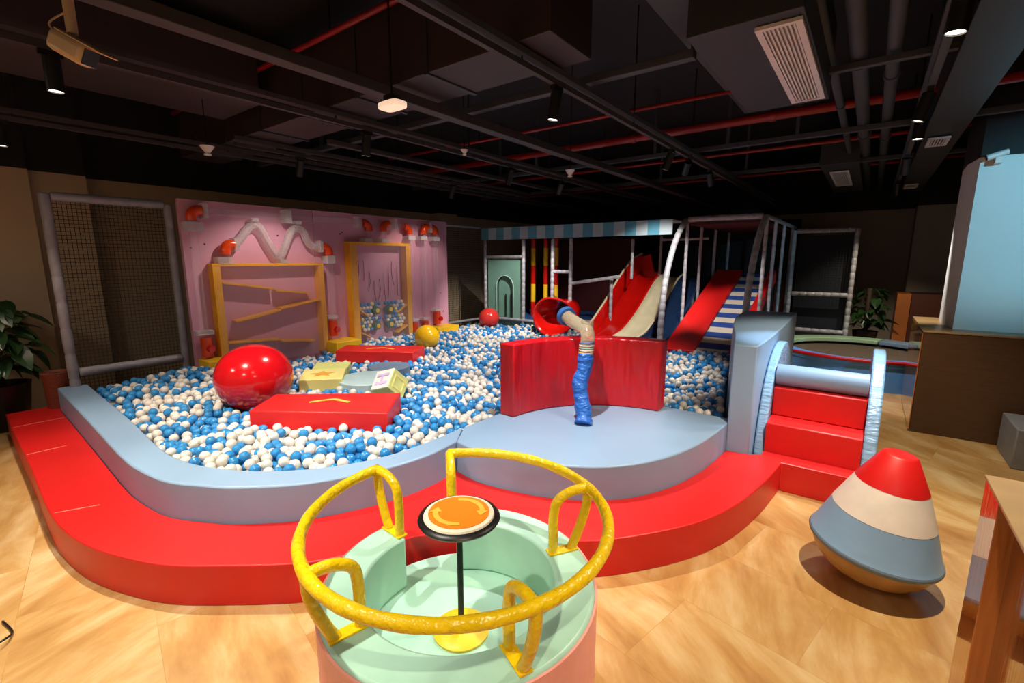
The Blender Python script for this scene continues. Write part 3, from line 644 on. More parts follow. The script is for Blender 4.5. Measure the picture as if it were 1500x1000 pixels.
# ------------------------------------------------------------------ counter, column, cabinets on the right
t=thing('wooden_counter','tall brown wooden counter box under the pale blue-lit column','counter',(1.1,7.6,0))
MB().prism([(.56,7.02),(3.0,7.06),(3.0,8.75),(.56,8.7)],0,1.18).build('body','slatwood',t,bevel=.004)
MB().prism([(.55,7.01),(3.0,7.05),(3.0,8.76),(.55,8.71)],1.181,1.2).build('top','woodtop',t,bevel=.003)
MB().bx(.548,.556,7.02,8.68,.02,1.17).build('side_sheet','gloss',t)
o=struct(MB().prism([(.83,7.36),(3.0,7.34),(3.0,8.6),(.80,8.4),(.78,7.82)],1.201,4.4).build('wall_column','colpaint'))
o=MB().prism([(1.28,6.3),(2.4,6.3),(2.4,6.95),(1.28,6.95)],0,.4).build('low_bench','grey',bevel=.01); tag(o,'low grey box at the foot of the wooden counter, right edge','box')
t=thing('glossy_cabinet','glossy amber wood cabinet cut off by the right edge, nearest the camera','cabinet',(.7,2.2,0))
MB().bx(.475,1.3,2.39,2.64,0,1.10).build('end_post','gloss',t,bevel=.004)
MB().bx(.53,1.3,.9,2.389,0,1.09).build('side_panel','glossdark',t)
MB().bx(.47,1.3,.9,2.65,1.101,1.115).build('top','woodtop',t,bevel=.003)
MB().bx(.475,.53,.9,1.0,0,1.09).build('end_post','gloss',t)
# far right low fittings
t=thing('orange_cabinet','brown cabinet with an orange end panel against the back wall','cabinet',(.8,13,0))
MB().bx(.5,.72,12.5,13.35,0,1.3).build('end_panel','orangepillar',t); MB().bx(.721,1.9,12.55,13.35,0,1.3).build('body','brownpanel',t)

# ------------------------------------------------------------------ plants
def plant(name,lab,base,potr,poth,zc,rad,nl,m,pot,seed,leafl=.2,stem=True):
    rs=random.Random(seed); t=thing(name,lab,'plant',base); B=Vector(base)
    MB().lathe([(0,0),(potr*.75,0),(potr,poth*.95),(potr*1.04,poth),(potr*.92,poth),(potr*.9,poth*.9),(0,poth*.88)],base,32).build('pot',pot,t,smooth=40)
    MB().lathe([(0,poth*.9),(potr*.88,poth*.89)],base,24).build('soil','soil',t)
    if stem: MB().tube([B+Vector((0,0,poth*.85)),B+Vector((0,.0,zc+rad*1.05))],.045,12).build('moss_pole','bark',t,smooth=180)
    b=MB(); st=MB()
    for i in range(nl):
        a=rs.uniform(0,2*PI); hh=rs.uniform(-1,1); rr_=rad*math.sqrt(max(.05,1-hh*hh*.75))*rs.uniform(.45,1)
        p=B+Vector((math.cos(a)*rr_,math.sin(a)*rr_,zc+hh*rad*1.05)); root=B+Vector((0,0,max(poth,p.z-B.z-.12)))
        L=leafl*rs.uniform(.7,1.2); w=L*.36
        yaw=Matrix.Rotation(a+rs.uniform(-.5,.5),4,'Z'); pit=Matrix.Rotation(rs.uniform(.1,1.0),4,'Y'); rol=Matrix.Rotation(rs.uniform(-.5,.5),4,'X')
        mm=Matrix.Translation(p)@yaw@pit@rol
        prof=[(-.02,.0),(-.1,.55),(.05,.95),(.3,1),(.6,.68),(.85,.28),(1,.0)]
        mid=[];le=[];ri=[]
        for u,k in prof:
            dz=-.18*u*u*L
            mid.append(b.bm.verts.new(mm@Vector((max(u,-.02)*L,0,dz)))); le.append(b.bm.verts.new(mm@Vector((u*L,k*w,dz+.22*k*w)))); ri.append(b.bm.verts.new(mm@Vector((u*L,-k*w,dz+.22*k*w))))
        for k in range(len(prof)-1):
            for sd in (le,ri):
                b.bm.faces.new([mid[k],mid[k+1],sd[k+1],sd[k]])
        st.tube([root,root.lerp(p,.5)+Vector((0,0,.03)),p],.005,5)
    b.build('foliage',m,t,smooth=60,recalc=False); st.build('stems',m,t)
plant('potted_plant','leafy green potted plant in a dark pot at the left end of the red step',(-8.05,.60,0),.26,.55,1.12,.40,95,'leafdark','potblack',5,.22)
plant('potted_plant','dark bushy plant in the far right corner behind the trampoline',(.04,12.4,0),.22,.5,1.0,.38,70,'leafdark','potblack',9,.22)
t=thing('basket_planter','small woven red-brown basket planter between the plant and the net frame','planter',(-7.62,1.1,.0))
MB().lathe([(0,0),(.11,0),(.125,.6),(.14,.68),(.125,.69),(.11,.66),(0,.66)],(-7.58,1.02,0),28).build('basket','terracotta',t,smooth=40)
MB().lathe([(0,.665),(.112,.662)],(-7.58,1.02,0),20).build('soil','soil',t)
o=MB().lathe([(0,0),(.2,0),(.27,.12),(.29,.3),(.25,.5),(.2,.52),(.18,.5),(0,.45)],(-7.3,.18,0),32).build('tan_planter','potbrown',smooth=50); tag(o,'rounded tan planter at the left edge in front of the plant','planter')
pts=cr([(-3.62,.08,.01),(-3.5,.02,.012),(-3.42,.05,.03),(-3.42,.1,.035),(-3.5,.13,.012),(-3.65,.11,.01)],8)
o=MB().tube(pts,.006,8).build('cable','blackrubber',smooth=180); tag(o,'black cable loop on the floor at the left edge','cable')

# ------------------------------------------------------------------ big things in the pit
def bigball(c,r,m,lab,sq=1):
    o=MB().lathe([(r*math.sin(PI*i/32),-r*math.cos(PI*i/32)*sq) for i in range(33)],(0,0,0),56).build('exercise_ball',m,smooth=180); o.location=c; return tag(o,lab,'ball')
BIG=[((-5.17,2.22,.745),.385,'ballred','large glossy red exercise ball at the left of the pit',.93),
     ((-5.98,5.45,.68),.215,'ballyellow','yellow exercise ball in front of the tall yellow frame',.95),
     ((-6.72,8.0,.70),.23,'ballcoral','coral red ball at the far end of the ball pit',.97)]
for a in BIG: bigball(*a)
OBST=[]  # convex plan polygons with a bottom height, kept free of small balls
def pad(poly,z0,z1,m,lab,nm='foam_pad',cat='cushion',chev=None,keep=True):
    o=MB().prism(poly,z0,z1).build(nm,m,bevel=.01); tag(o,lab,cat); OBST.append(poly); return o
p1=[(-4.46,1.92),(-4.90,2.30),(-3.86,3.02),(-3.36,2.66)]
def chevron(parent,c,u,v,s,z,m='foamorange'):
    c=Vector(c);u=Vector(u).normalized();v=Vector(v).normalized()
    P=[c-u*s+v*(-.10*s),c+v*.45*s,c+u*s+v*(-.10*s),c+u*s*.92+v*(-.28*s),c+v*.22*s,c-u*s*.92+v*(-.28*s)]
    MB().prism([(p.x,p.y) for p in P],z,z+.003).build('chevron_mark',m,parent)
o=pad([(-4.38,1.80),(-4.72,2.22),(-3.74,3.02),(-3.32,2.52)],.46,.64,'red','red foam pad with an orange chevron, nearest in the ball pit'); chevron(o,(-4.05,2.42),(1.0,.78),(-.7,1),.2,.64)
o=pad([(-6.2,3.83),(-6.5,4.22),(-5.46,4.92),(-5.2,4.45)],.48,.66,'red','red foam pad with a faint chevron, farther one behind the white block'); chevron(o,(-5.82,4.36),(1.0,.66),(-.7,1),.22,.66)
cdisc=[(-4.72+.36*math.cos(a),3.34+.36*math.sin(a)) for a in [2*PI*k/28 for k in range(28)]]
pad(cdisc,.46,.585,'paleteal','pale teal round cushion beside the white letter block',nm='round_cushion')
cd2=[(-5.02+.27*math.cos(a),3.88+.27*math.sin(a)) for a in [2*PI*k/28 for k in range(28)]]
pad(cd2,.46,.59,'slate','small grey-blue round cushion behind the pale teal one',nm='round_cushion')
pad([(-5.55,2.98),(-5.1,2.66),(-4.78,3.02),(-5.22,3.36)][::1],.47,.63,'foamyellow','yellow foam block with an orange star mark beside the large red ball',nm='foam_block',cat='block')
last=bpy.data.objects['foam_block']
st5=[( -5.165+(.15 if k%2==0 else .07)*math.cos(2*PI*k/10),3.0+(.15 if k%2==0 else .07)*math.sin(2*PI*k/10)) for k in range(10)]
MB().prism(st5,.63,.633).build('star_mark','foamorange',last)
pad([(-5.95,3.38),(-5.62,3.12),(-5.30,3.42),(-5.62,3.7)],.47,.60,'foamgreen','pale lime foam block half hidden behind the yellow star block',nm='foam_block',cat='block')
# letter block, tilted
t=thing('letter_block','tilted white and lime foam block with a lilac H, in the pit centre','block',(-4.15,3.3,.5))
rv=Vector((.62,.78,0)); tc_=Vector((.78,-.62,0)); zu=Vector((0,0,1))
n1=(-rv*.60+zu*.72+tc_*.42).normalized(); n2=(rv*.62+tc_*.62+zu*.35); n2=(n2-n1*n2.dot(n1)).normalized(); n3=n1.cross(n2)
hm=Matrix.Translation(Vector((-4.22,3.26,.585)))@Matrix((n1,n2,n3)).transposed().to_4x4()
def hb(c,d,nm,m,par=t): 
    return MB().box(hm@Vector(c),d,mx=hm.to_3x3().to_4x4()).build(nm,m,par,bevel=.006)
hb((0,0,0),(.26,.26,.26),'block_body','foamgreen'); hb((.132,0,0),(.006,.25,.25),'white_face','foamwhite')
b=MB()
for c,d in (((.137,0,-.055),(.006,.18,.035)),((.137,0,.055),(.006,.18,.035)),((.137,0,0),(.006,.035,.08))): b.box(hm@Vector(c),d,mx=hm.to_3x3().to_4x4())
b.build('letter_h','lilac',t)
b=MB()
for c,d in (((0,.132,.07),(.16,.006,.018)),((0,.132,-.07),(.16,.006,.018)),((.075,.132,0),(.018,.006,.14)),((-.075,.132,0),(.018,.006,.14))): b.box(hm@Vector(c),d,mx=hm.to_3x3().to_4x4())
b.build('window_mark','foamyellow',t)
OBST.append([(-4.40,3.22),(-4.2,3.06),(-4.02,3.3),(-4.22,3.46)])

# ------------------------------------------------------------------ ball pit
rb=.041
pit=[(-7.15,1.27)]+[(x,y+.02) for x,y in rim_in[1:]]+[(-2.79,3.4),(-2.68,3.9),(-2.4,4.27),(-1.98,4.53),(-1.5,4.66),(-.98,4.66),(-1.06,5.07),(-1.25,5.85),(-1.40,6.7),(-1.46,7.58),(-1.46,7.9),(-2.66,7.9),(-2.8,8.2),(-7.15,8.42)]
pitn=np.array(pit)
def inpoly(P,x,y):
    c=False; n=len(P); j=n-1
    for i in range(n):
        xi,yi=P[i];xj,yj=P[j]
        if (yi>y)!=(yj>y) and x<(xj-xi)*(y-yi)/(yj-yi)+xi: c=not c
        j=i
    return c
def segd(P,x,y):
    A=np.asarray(P); B=np.roll(A,-1,0); d=B-A; w=np.array([x,y])-A
    t=np.clip((w*d).sum(1)/((d*d).sum(1)+1e-12),0,1); return np.sqrt(((A+d*t[:,None]-[x,y])**2).sum(1).min())
# obstacle grid (5 cm cells would be coarse: test polygons directly)
OB=OBST+[[(XB,2.36),(XB+.4,2.36),(XB+.4,2.68),(XB,2.68)],[(XB,4.2),(XB+.44,4.2),(XB+.44,4.72),(XB,4.72)],[(XB,6.53),(XB+.38,6.53),(XB+.38,7.17),(XB,7.17)],[(XB,2.6),(XB+.17,2.6),(XB+.17,4.26),(XB,4.26)],[(XB,4.72),(XB+.17,4.72),(XB+.17,7.0),(XB,7.0)]]
OBC=[(np.mean([p[0] for p in q]),np.mean([p[1] for p in q]),max(math.hypot(p[0]-np.mean([a[0] for a in q]),p[1]-np.mean([a[1] for a in q])) for p in q)) for q in OB]
CYL=[(-5.1,8.1,.52)]
def blocked(x,y):
    for q,(cx,cy,cr_) in zip(OB,OBC):
        if (x-cx)**2+(y-cy)**2<(cr_+.05)**2 and (inpoly(q,x,y) or segd(q,x,y)<rb): return True
    for (c,r_,*_) in BIG:
        if (x-c[0])**2+(y-c[1])**2<(r_*.84)**2: return True
    for cx,cy,r_ in CYL:
        if (x-cx)**2+(y-cy)**2<r_**2: return True
    if -4.5<x<-2.7 and y>7.95: return True
    return False
def top(x,y):
    h=.515+.03*math.sin(1.7*x+.6)*math.sin(1.3*y)+.018*math.sin(5.1*x+2.3*y)+.012*math.sin(9*x-7*y)
    h+=.10*math.exp(-((x+6.5)**2+(y-2.3)**2)/.5)          # heap against the board
    h+=.05*math.exp(-((x+6.6)**2+(y-5.2)**2)/.6)
    h+=.04*min(1,max(0,(y-5)/3))
    # lower right by the near rim
    d=min((x-a)**2+(y-b_)**2 for a,b_ in rim_in[::4]); h-=.03*math.exp(-d/.05)
    return h
rs=random.Random(11); cell=.085; grid={}
def near(x,y):
    i,j=int(math.floor(x/cell)),int(math.floor(y/cell))
    for a in (i-1,i,i+1):
        for b_ in (j-1,j,j+1):
            for q in grid.get((a,b_),()): yield q
D=2*rb*1.002
# free-area mask on a 2 cm grid for speed
gx0,gy0=-7.2,1.0; step=.02; nx,ny=int(6.4/step),int(7.6/step)
free=np.zeros((nx,ny),bool)
for i in range(nx):
    x=gx0+i*step
    ins=[inpoly(pit,x,gy0+j*step) for j in range(ny)]
    for j in range(ny):
        if ins[j]: free[i,j]=True
# erode by ball radius and cut obstacles
k=2; er=free.copy()
for dx in range(-k,k+1):
    for dy in range(-k,k+1):
        if dx*dx+dy*dy<=k*k+1: er&=np.roll(np.roll(free,dx,0),dy,1)
for i in range(nx):
    for j in range(ny):
        if er[i,j] and blocked(gx0+i*step,gy0+j*step): er[i,j]=False
def ok(x,y):
    i=int(round((x-gx0)/step)); j=int(round((y-gy0)/step))
    return 0<=i<nx and 0<=j<ny and er[i,j]
fr=np.argwhere(er)
def zrest(x,y,z0):
    z=z0
    for (a,b_,c) in near(x,y):
        d2=(x-a)**2+(y-b_)**2
        if d2<D*D:
            q=c+math.sqrt(D*D-d2)
            if q>z: z=q
    return z
balls=[]; fails=0
order=fr[np.random.RandomState(5).randint(0,len(fr),26000)]
for (i,j) in order:
    x=gx0+i*step+rs.uniform(-.01,.01); y=gy0+j*step+rs.uniform(-.01,.01)
    if not ok(x,y): continue
    tz=top(x,y); z0=tz-.16
    z=zrest(x,y,z0); stp=.028
    for it in range(9):
        best=None
        for kk in range(6):
            a=kk*PI/3+it*.5; xx=x+stp*math.cos(a); yy=y+stp*math.sin(a)
            if not ok(xx,yy): continue
            q=zrest(xx,yy,z0)
            if q<z-1e-4 and (best is None or q<best[0]): best=(q,xx,yy)
        if best: z,x,y=best
        else:
            stp*=.5
            if stp<.006: break
    if z+rb>top(x,y)+.03: continue
    grid.setdefault((int(math.floor(x/cell)),int(math.floor(y/cell))),[]).append((x,y,z)); balls.append((x,y,z))
print('BALLS',len(balls))
# bed below the balls
o=MB().prism([(x,y) for x,y in pit[:]],.02,.26).build('pit_bed','bed'); tag(o,'pale blue padded bed under the balls of the pit','pad')
# pick individuals
crot=cam.rotation_euler.to_matrix(); cinv=crot.transposed()
def camxy(p):
    v=cinv@(Vector(p)-Vector((0,0,2))); 
    return (750+684*v.x/-v.z,500-684*v.y/-v.z,-v.z)
idx=[]
for n_,(x,y,z) in enumerate(balls):
    u,v,dep=camxy((x,y,z))
    idx.append((dep,n_,-10<u<1510 and -10<v<1010))
colr=[ 'b' if (rs.random()<.47+.18*math.sin(3.1*x+1)*math.sin(2.7*y)) else 'w' for x,y,z in balls]
def exposed(x,y,z):
    "nothing rests in front of this ball along the sight line"
    d=(Vector((0,0,2))-Vector((x,y,z))).normalized(); hits=0
    for (a,b_,c) in near(x,y):
        if c<=z+.01: continue
        w=Vector((a-x,b_-y,c-z)); s_=w.dot(d)
        if s_>0 and (w-d*s_).length<rb*1.0: hits+=1
    return hits==0
idx.sort(); pick={'w':[], 'b':[]}
for dep,n_,vis in idx:
    c=colr[n_]
    if vis and len(pick[c])<300 and exposed(*balls[n_]): pick[c].append(n_)
    if len(pick['w'])>=300 and len(pick['b'])>=300: break
mw=ballmesh('white_ball','white_ball',rb,24,14); mb_=ballmesh('blue_ball','blue_ball',rb,24,14)
chosen=set(pick['w'])|set(pick['b'])
for c,me,cn in (('w',mw,'white'),('b',mb_,'blue')):
    for n_ in pick[c]:
        o=bpy.data.objects.new('%s_pit_ball'%cn,me); COL.objects.link(o); o.location=balls[n_]
        o['label']='small %s plastic ball among the nearest balls of the pit'%cn; o['category']='ball'; o['group']='nearest %s balls in the pit'%cn
def bulk(c,nm,m,lab):
    V=[];Fc=[];off=0
    def tmpl(sub):
        bm=bmesh.new(); bmesh.ops.create_icosphere(bm,subdivisions=sub,radius=rb); v=np.array([x.co[:] for x in bm.verts]); bm.verts.index_update(); f=np.array([[q.index for q in fc.verts] for fc in bm.faces]); bm.free(); return v,f
    hi=tmpl(3); lo=tmpl(2)
    for dep,n_,vis in idx:
        if colr[n_]!=c or n_ in chosen: continue
        v,f=hi if dep<4.2 else lo
        V.append(v+np.array(balls[n_])); Fc.append(f+off); off+=len(v)
    V=np.concatenate(V); Fc=np.concatenate(Fc)
    me=bpy.data.meshes.new(nm); me.vertices.add(len(V)); me.vertices.foreach_set('co',V.ravel()); me.loops.add(Fc.size); me.loops.foreach_set('vertex_index',Fc.ravel().astype(np.int32))
    me.polygons.add(len(Fc)); me.polygons.foreach_set('loop_start',np.arange(0,Fc.size,3,dtype=np.int32)); me.polygons.foreach_set('use_smooth',np.ones(len(Fc),bool)); me.update(calc_edges=True)
    me.materials.append(M[m]); o=bpy.data.objects.new(nm,me); COL.objects.link(o); tag(o,lab,'balls',kind='stuff')
bulk('w','white_pit_balls','white_ball','mass of small white plastic balls filling the rest of the pit')
bulk('b','blue_pit_balls','blue_ball','mass of small blue plastic balls filling the rest of the pit')

# ------------------------------------------------------------------ ceiling services
def cbox(nm,b,m,lab,cat='duct',bev=.005): o=MB().bx(*b).build(nm,m,bevel=bev); return tag(o,lab,cat)
ad=thing('air_duct','wide dark air duct crossing the ceiling at upper centre','duct',(-5,3,3.42))
MB().bx(-8,-1.77,2.73,3.28,3.42,4.0).build('duct_body','duct',ad,bevel=.005)
for x in (-7.4,-6.5,-5.6,-4.7,-3.8,-2.9): MB().bx(x-.02,x+.02,2.715,3.295,3.405,4.0).build('flange','duct2',ad)
cbox('air_duct',(.33,.68,3.0,13.4,3.42,3.75),'duct2','long flat charcoal duct above the right track lights')
cbox('air_duct',(-1.05,-.43,3.15,5.0,3.33,3.9),'duct2','dark air-conditioning duct box carrying the large white grille')
cbox('air_duct',(-1.32,-1.06,2.4,6.1,3.62,4.1),'duct2','narrow grey duct left of the large white grille')
cbox('air_duct',(-6.2,-5.3,-.5,2.6,3.6,4.1),'duct','dark duct section above the left security camera')
cbox('air_duct',(-.8,-.3,8.9,12.6,3.42,3.8),'duct2','dark duct box with the small white vent far right')
# duct flanges
LT=[(-6.0,2.6,8.5,'short one nearest the pink board'),(-2.04,-1.5,13.9,'second from the right'),( -4.26,-1.5,13.5,'third from the right'),(-6.65,-1.5,13,'leftmost'),(.22,-1.5,13.9,'rightmost')]
for x,y0,y1,w in LT:
    t=thing('light_track','black light track running away from the camera, %s'%w,'track',(x,5,3.3))
    MB().bx(x-.02,x+.02,y0,y1,3.29,3.33).build('rail','beam' if x<0 else 'beamcool',t)
    MB().bx(x-.04,x+.04,y0,y1,3.36,3.40).build('strut','beam' if x<-3 else 'beamcool',t)
    b=MB()
    for y in np.arange(y0+.5,y1,1.9): MB().tube([(x,y,3.33),(x,y,4.4)],.008,6).build('hanger','black',t)
cbox('cable_tray',(-3.32,-3.20,-1.5,13.9,3.28,3.36),'beam','reddish brown cable tray beam between the middle light tracks','beam')
cbox('cable_tray',(-5.55,-5.47,3.5,13.5,3.40,3.46),'beam','thin dark conduit beam over the pink board end of the pit','beam')
cbox('ceiling_strut',(-8,-1.2,3.78,3.86,3.46,3.52),'beamcool','grey cross strut just beyond the wide air duct','strut')
cbox('ceiling_strut',(-8,3.5,7.0,7.07,3.46,3.52),'beamcool','grey cross strut crossing under the red sprinkler main','strut')
cbox('ceiling_strut',(-8,3.5,9.2,9.27,3.46,3.52),'beamcool','grey cross strut over the far play structure','strut')
cbox('ceiling_strut',(-.6,3.5,4.75,4.81,3.46,3.51),'beamcool','short cross strut beside the large white grille','strut')
for x,y in ((-1.21,3.83),(-3.9,3.83),(-6.2,3.83),(-2.7,7.03),(-4.8,7.03),(-.9,7.03),(-1.7,7.03),(-3.4,9.23),(-1.9,9.23),(-5.6,7.03)):
    o=MB().bx(x-.02,x+.02,y-.02,y+.02,3.52,4.4).build('ceiling_hanger','beamcool'); tag(o,'dark square hanger post holding a ceiling strut','hanger','strut hanger posts')
def pipe(nm,pts,r,m,lab,cat='pipe',fl=()):
    t=thing(nm,lab,cat,pts[0]); MB().tube(pts,r,14).build('pipe',m,t,smooth=180)
    d=(Vector(pts[-1])-Vector(pts[0])).normalized().to_track_quat('Z','Y').to_matrix().to_4x4()
    for f in fl: MB().lathe([(r,-.03),(r*1.25,-.03),(r*1.25,.03),(r,.03)],Vector(pts[0]).lerp(Vector(pts[-1]),f),14,d).build('coupling',m,t,smooth=50)
pipe('water_pipe',[(-.43,-1.5,3.58),(-.43,14,3.58)],.035,'beamcool','left of the three grey pipes running back above the stairs',fl=(.3,.5,.7))
pipe('water_pipe',[(-.245,-1.5,3.58),(-.245,14,3.58)],.06,'beamcool','middle and thickest of the three grey pipes above the stairs',fl=(.3,.42,.6))
pipe('water_pipe',[(-.03,-1.5,3.58),(-.03,14,3.58)],.05,'beamcool','right of the three grey pipes running back above the stairs',fl=(.3,.45,.62))
pipe('sprinkler_pipe',[(-7.8,6.38,3.62),(3.4,6.38,3.62)],.05,'redpipe','thick red sprinkler main crossing the ceiling',fl=(.45,.6))
pipe('sprinkler_pipe',[(-6.5,5.23,3.62),(-.85,5.23,3.62)],.02,'redpipe','thin red sprinkler pipe in front of the thick red main')
pipe('sprinkler_pipe',[(-7.8,8.1,3.6),(3.4,8.1,3.6)],.025,'redpipe','thin red sprinkler pipe beyond the thick red main')
pipe('sprinkler_pipe',[(-7.8,10.4,3.6),(3.4,10.4,3.6)],.025,'redpipe','farthest thin red sprinkler pipe over the play structure')
pipe('sprinkler_pipe',[(-7.8,2.62,3.95),(-1.7,2.62,3.95)],.025,'redpipe','red sprinkler pipe along the upper edge of the wide duct')
pipe('sprinkler_pipe',[(1.0,5.0,3.35),(1.45,5.9,3.35),(3.0,6.0,3.35)],.035,'redpipe','short red pipe high in the upper right corner')
def grille(cx,cy,z,w,l,n,lab):
    t=thing('air_grille',lab,'grille',(cx,cy,z))
    b=MB(); f=.035
    b.bx(cx-w/2,cx+w/2,cy-l/2,cy-l/2+f,z,z+.02); b.bx(cx-w/2,cx+w/2,cy+l/2-f,cy+l/2,z,z+.02); b.bx(cx-w/2,cx-w/2+f,cy-l/2+f,cy+l/2-f,z,z+.02); b.bx(cx+w/2-f,cx+w/2,cy-l/2+f,cy+l/2-f,z,z+.02)
    b.build('frame','whitepaint',t)
    b=MB()
    for i in range(n):
        x=cx-w/2+f+(w-2*f)*(i+.5)/n; b.box((x,cy,z+.012),(.003,l-2*f,.02),mx=Matrix.Rotation(R(30),4,'Y')); b.box((x,cy,z+.006),((w-2*f)/n*.5,l-2*f,.004))
    b.build('slats','whitepaint',t); MB().bx(cx-w/2+f,cx+w/2-f,cy-l/2+f,cy+l/2-f,z+.03,z+.034).build('backing','black',t)
grille(-.565,4.05,3.305,.24,1.62,8,'large white slatted air grille on the dark duct, upper right')
grille(-.57,10.4,3.38,.26,1.8,8,'small white air grille far back over the trampoline')
grille(.48,7.85,3.38,.2,.5,5,'small white vent under the long right duct, nearer one')
grille(.45,12.2,3.38,.2,.6,5,'tiny white vent at the far end of the long right duct')
# lamps
def spot(x,y,lab,energy,tilt=(0,0),col=(1,.86,.68),size=72,z=3.3,lens='lamp',blend=.6,h=.2,r=.045,soft=.03):
    t=thing('track_spotlight',lab,'spotlight',(x,y,z-.12))
    T=Vector((x,y,z-.05)); aim=Matrix.Rotation(R(tilt[0]),4,'X')@Matrix.Rotation(R(tilt[1]),4,'Y')
    MB().bx(x-.02,x+.02,y-.06,y+.06,z-.045,z-.012).build('adapter','black',t)
    MB().lathe([(0,-.0),(r,0),(r,-h),(r*.86,-h),(r*.84,-h+.02),(r*.2,-h+.02)],T,24,aim).build('housing','black',t,smooth=40)
    MB().lathe([(0,-h+.008),(r*.82,-h+.008),(r*.82,-h+.012),(0,-h+.014)],T,24,aim).build('lens',lens,t)
    if energy:
        ld=bpy.data.lights.new('lamp_light','SPOT'); ld.energy=energy; ld.color=col; ld.spot_size=R(size); ld.spot_blend=blend; ld.shadow_soft_size=soft
        lo=bpy.data.objects.new('lamp_light',ld); COL.objects.link(lo); lo.matrix_world=Matrix.Translation(T+(aim@Vector((0,0,-h-.015))))@aim
        lo.parent=t; lo.matrix_parent_inverse=Matrix.Translation(-Vector(t.location))
    return t
warm=(1,.84,.62); neu=(1,.92,.85); cool=(.72,.88,1)
# tilt: (rotation about X, about Y): +X rotation tips the beam towards +Y ; +Y rotation tips it towards -X
spot(-2.04,3.25,'black spotlight over the round blue platform, second track',270,(-2,8),neu,85)
spot(-2.04,5.85,'black spotlight over the pit behind the curved barrier',270,(0,22),neu,90)
spot(-2.04,6.5,'small far spotlight aimed at the wide slide',330,(48,25),neu,52,lens='lampdim')
spot(-2.04,7.5,'smallest far spotlight on the second track, near the arched cage',150,(34,-2),neu,50,lens='lampdim')
spot(-2.04,.55,'added black spotlight above the spinning ride, out of the frame top',250,(14,12),(1,.92,.76),80)  # extra unseen track spot, added to light the foreground ride
spot(.22,3.2,'bright spotlight directly above the rocking cone',300,(0,5),warm,95)
spot(.22,5.7,'spotlight on the right track above the stairs side panel',170,(0,2),warm,95)
spot(.22,5.0,'slim cool spotlight on the right track aimed at the blue roller',240,(2,14),cool,44,lens='lampdim')
spot(.22,7.95,'spotlight on the right track over the trampoline',230,(25,0),neu,80)
spot(.22,10.4,'smallest far spotlight on the right track',130,(20,0),warm,90,lens='lampdim')
spot(.22,.3,'added spotlight on the right track above the near floor, out of frame',150,(0,0),warm,100)  # extra unseen track spot, added to brighten the near floor
spot(-4.26,.8,'black spotlight at upper left beside the security camera',330,(0,0),(1,.86,.68),100)
spot(-4.26,3.15,'black spotlight over the near red pad in the pit',210,(0,10),neu,80)
spot(-4.26,5.6,'black spotlight over the middle of the ball pit',220,(0,20),neu,80)
spot(-4.26,7.0,'far spotlight over the end of the ball pit',360,(24,36),neu,62,lens='lampdim')
spot(-6.65,.8,'spotlight at the far left edge above the plant',45,(0,0),(1,.80,.6),80)
spot(-6.0,3.4,'dim spotlight left over the pink board',60,(0,22),(1,.84,.72),100,lens='lampdim')
spot(-6.0,6.2,'dim spotlight over the right half of the pink board',50,(0,22),(1,.84,.72),100,lens='lampdim')
# ceiling fittings
t=thing('emergency_lamp','rounded warm white ceiling lamp panel under the brown cable tray','ceiling lamp',(-2.95,2.4,3.1))
MB().prism([(-2.95+.11*math.copysign(abs(math.cos(a))**.5,math.cos(a)),2.42+.07*math.copysign(abs(math.sin(a))**.5,math.sin(a))) for a in [2*PI*k/32 for k in range(32)]],3.10,3.14).build('diffuser','lampwarm',t,bevel=.008)
MB().bx(-3.0,-2.9,2.38,2.46,3.141,3.19).build('mount','black',t); MB().tube([(-2.95,2.42,3.19),(-2.95,2.42,4.4)],.008,6).build('rod','black',t)
def cone_fix(x,y,z,lab,cat,s=1):
    t=thing('ceiling_sensor',lab,cat,(x,y,z)); MB().lathe([(0,0),(.035*s,0),(.035*s,.015*s),(.02*s,.02*s),(.07*s,.09*s),(0,.09*s)],(x,y,z),20).build('body','whiteplastic',t,smooth=40); MB().tube([(x,y,z+.09*s),(x,y,4.4)],.006,6).build('rod','black',t)
cone_fix(-5.6,2.16,3.06,'white cone-shaped ceiling sensor above the left of the pink board','sensor')
cone_fix(-3.26,5.55,3.06,'white dome ceiling fixture over the middle of the pit','sensor',.9)
cone_fix(-3.6,3.9,3.1,'small white twin emergency lamp head by the pink board','emergency lamp',.6)
# security cameras
t=thing('security_camera','cream bullet security camera hanging from the ceiling at upper left','camera',(-3.1,.62,2.95))
M['camcream']=mat('cream_metal','c9a980',.4)
ax=Vector((.73,.40,-.45)).normalized(); ay=Vector((0,0,1)).cross(ax).normalized(); az=ax.cross(ay)
cm=Matrix.Translation(Vector((-3.07,.67,2.96)))@Matrix((ax,ay,az)).transposed().to_4x4()
def cb(c,d,nm,m,bev=.01): MB().box(cm@Vector(c),d,mx=cm.to_3x3().to_4x4()).build(nm,m,t,bevel=bev)
cb((-.02,0,0),(.20,.09,.095),'housing','camcream',.025); cb((.04,0,.05),(.26,.09,.008),'sun_shield','camcream',.004); cb((.081,0,0),(.006,.07,.07),'lens_plate','black',.002); cb((-.02,.046,.02),(.06,.004,.016),'side_slot','black',.001)
MB().tube([cm@Vector((-.04,0,.06)),cm@Vector((-.04,0,.06))+Vector((0,0,.08)),cm@Vector((-.04,0,.06))+Vector((0,0,1.3))],.022,12).build('mount_pole','camcream',t,smooth=60)
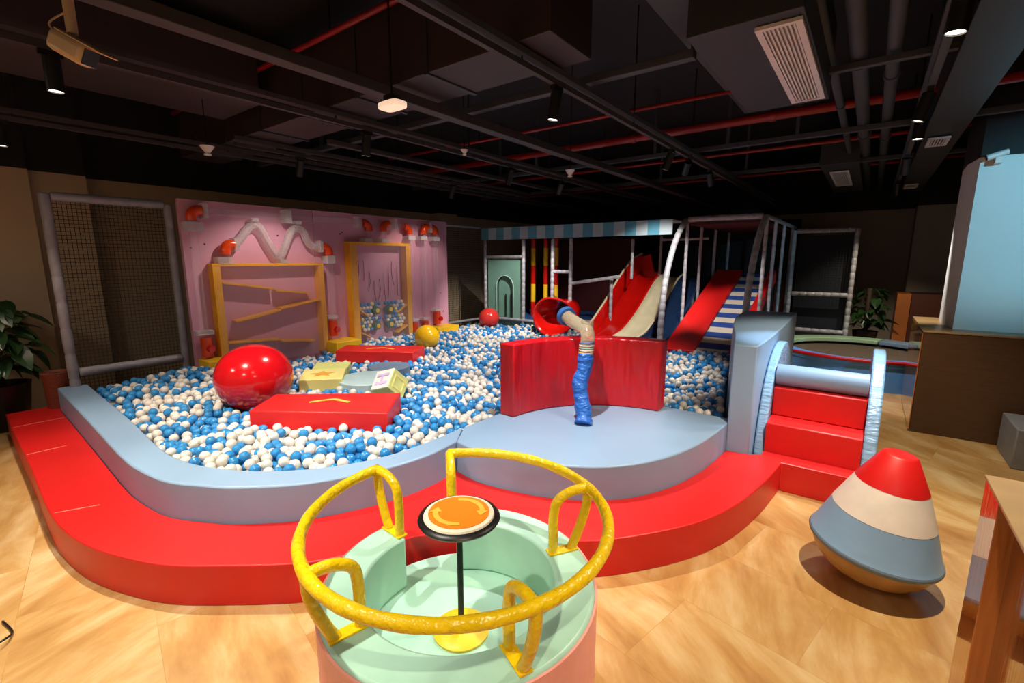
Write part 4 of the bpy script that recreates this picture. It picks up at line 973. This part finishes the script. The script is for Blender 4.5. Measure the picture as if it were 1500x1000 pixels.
MB().tube(cr([cm@Vector((-.1,0,.02)),cm@Vector((-.17,0,.05)),cm@Vector((-.14,.02,.12)),cm@Vector((-.04,0,.06))+Vector((0,0,.10))],6),.004,6).build('cable','camcream',t,smooth=180)
t=thing('security_camera','small dark bullet security camera on top of the pale column','camera',(.92,7.25,3.07))
MB().tube([(.86,7.22,3.06),(1.02,7.24,3.11)],.03,14).build('housing','whiteplastic',t,smooth=50); MB().tube([(.855,7.22,3.058),(.872,7.222,3.064)],.026,14).build('lens_plate','black',t); MB().bx(.93,.99,7.22,7.345,3.0,3.06).build('mount','whiteplastic',t,bevel=.004)
# cool wash lamp fixed to the right-hand wall, out of frame
t=thing('wall_wash_lamp','cyan wash lamp on the right-hand duct facing the pale column','lamp',(2.2,4.6,3.2))
MB().lathe([(0,0),(.07,0),(.08,.16),(0,.16)],(2.2,4.6,3.2),20).build('housing','black',t,smooth=40); MB().tube([(2.2,4.6,3.36),(2.2,4.6,4.4)],.01,6).build('rod','black',t)
ld=bpy.data.lights.new('lamp_light','SPOT'); ld.energy=300; ld.color=(.25,.74,1); ld.spot_size=R(48); ld.spot_blend=.8; ld.shadow_soft_size=.05
lo=bpy.data.objects.new('lamp_light',ld); COL.objects.link(lo); lo.location=(2.2,4.6,3.17); lo.rotation_euler=(Vector((1.35,7.3,2.45))-Vector((2.2,4.6,3.17))).to_track_quat('-Z','Y').to_euler(); lo.parent=t; lo.matrix_parent_inverse=Matrix.Translation(-Vector(t.location))
# soft ambient fill: unseen light panels added behind the camera
for x,y in ((-5.5,-1.6),(-2.2,-1.8),(1.6,-.6)):
    t=thing('unseen_fill_panel','square white fill light panel added behind the camera','ceiling lamp',(x,y,3.3),'fill panels added behind the camera')
    MB().bx(x-.3,x+.3,y-.3,y+.3,3.3,3.34).build('panel','whitepaint',t); MB().tube([(x,y,3.34),(x,y,4.4)],.01,6).build('rod','black',t)
    ld=bpy.data.lights.new('fill_light','AREA'); ld.energy=26; ld.size=.56; ld.color=(1,.88,.76)
    lo=bpy.data.objects.new('fill_light',ld); COL.objects.link(lo); lo.location=(x,y,3.29); lo.parent=t; lo.matrix_parent_inverse=Matrix.Translation(-Vector(t.location))
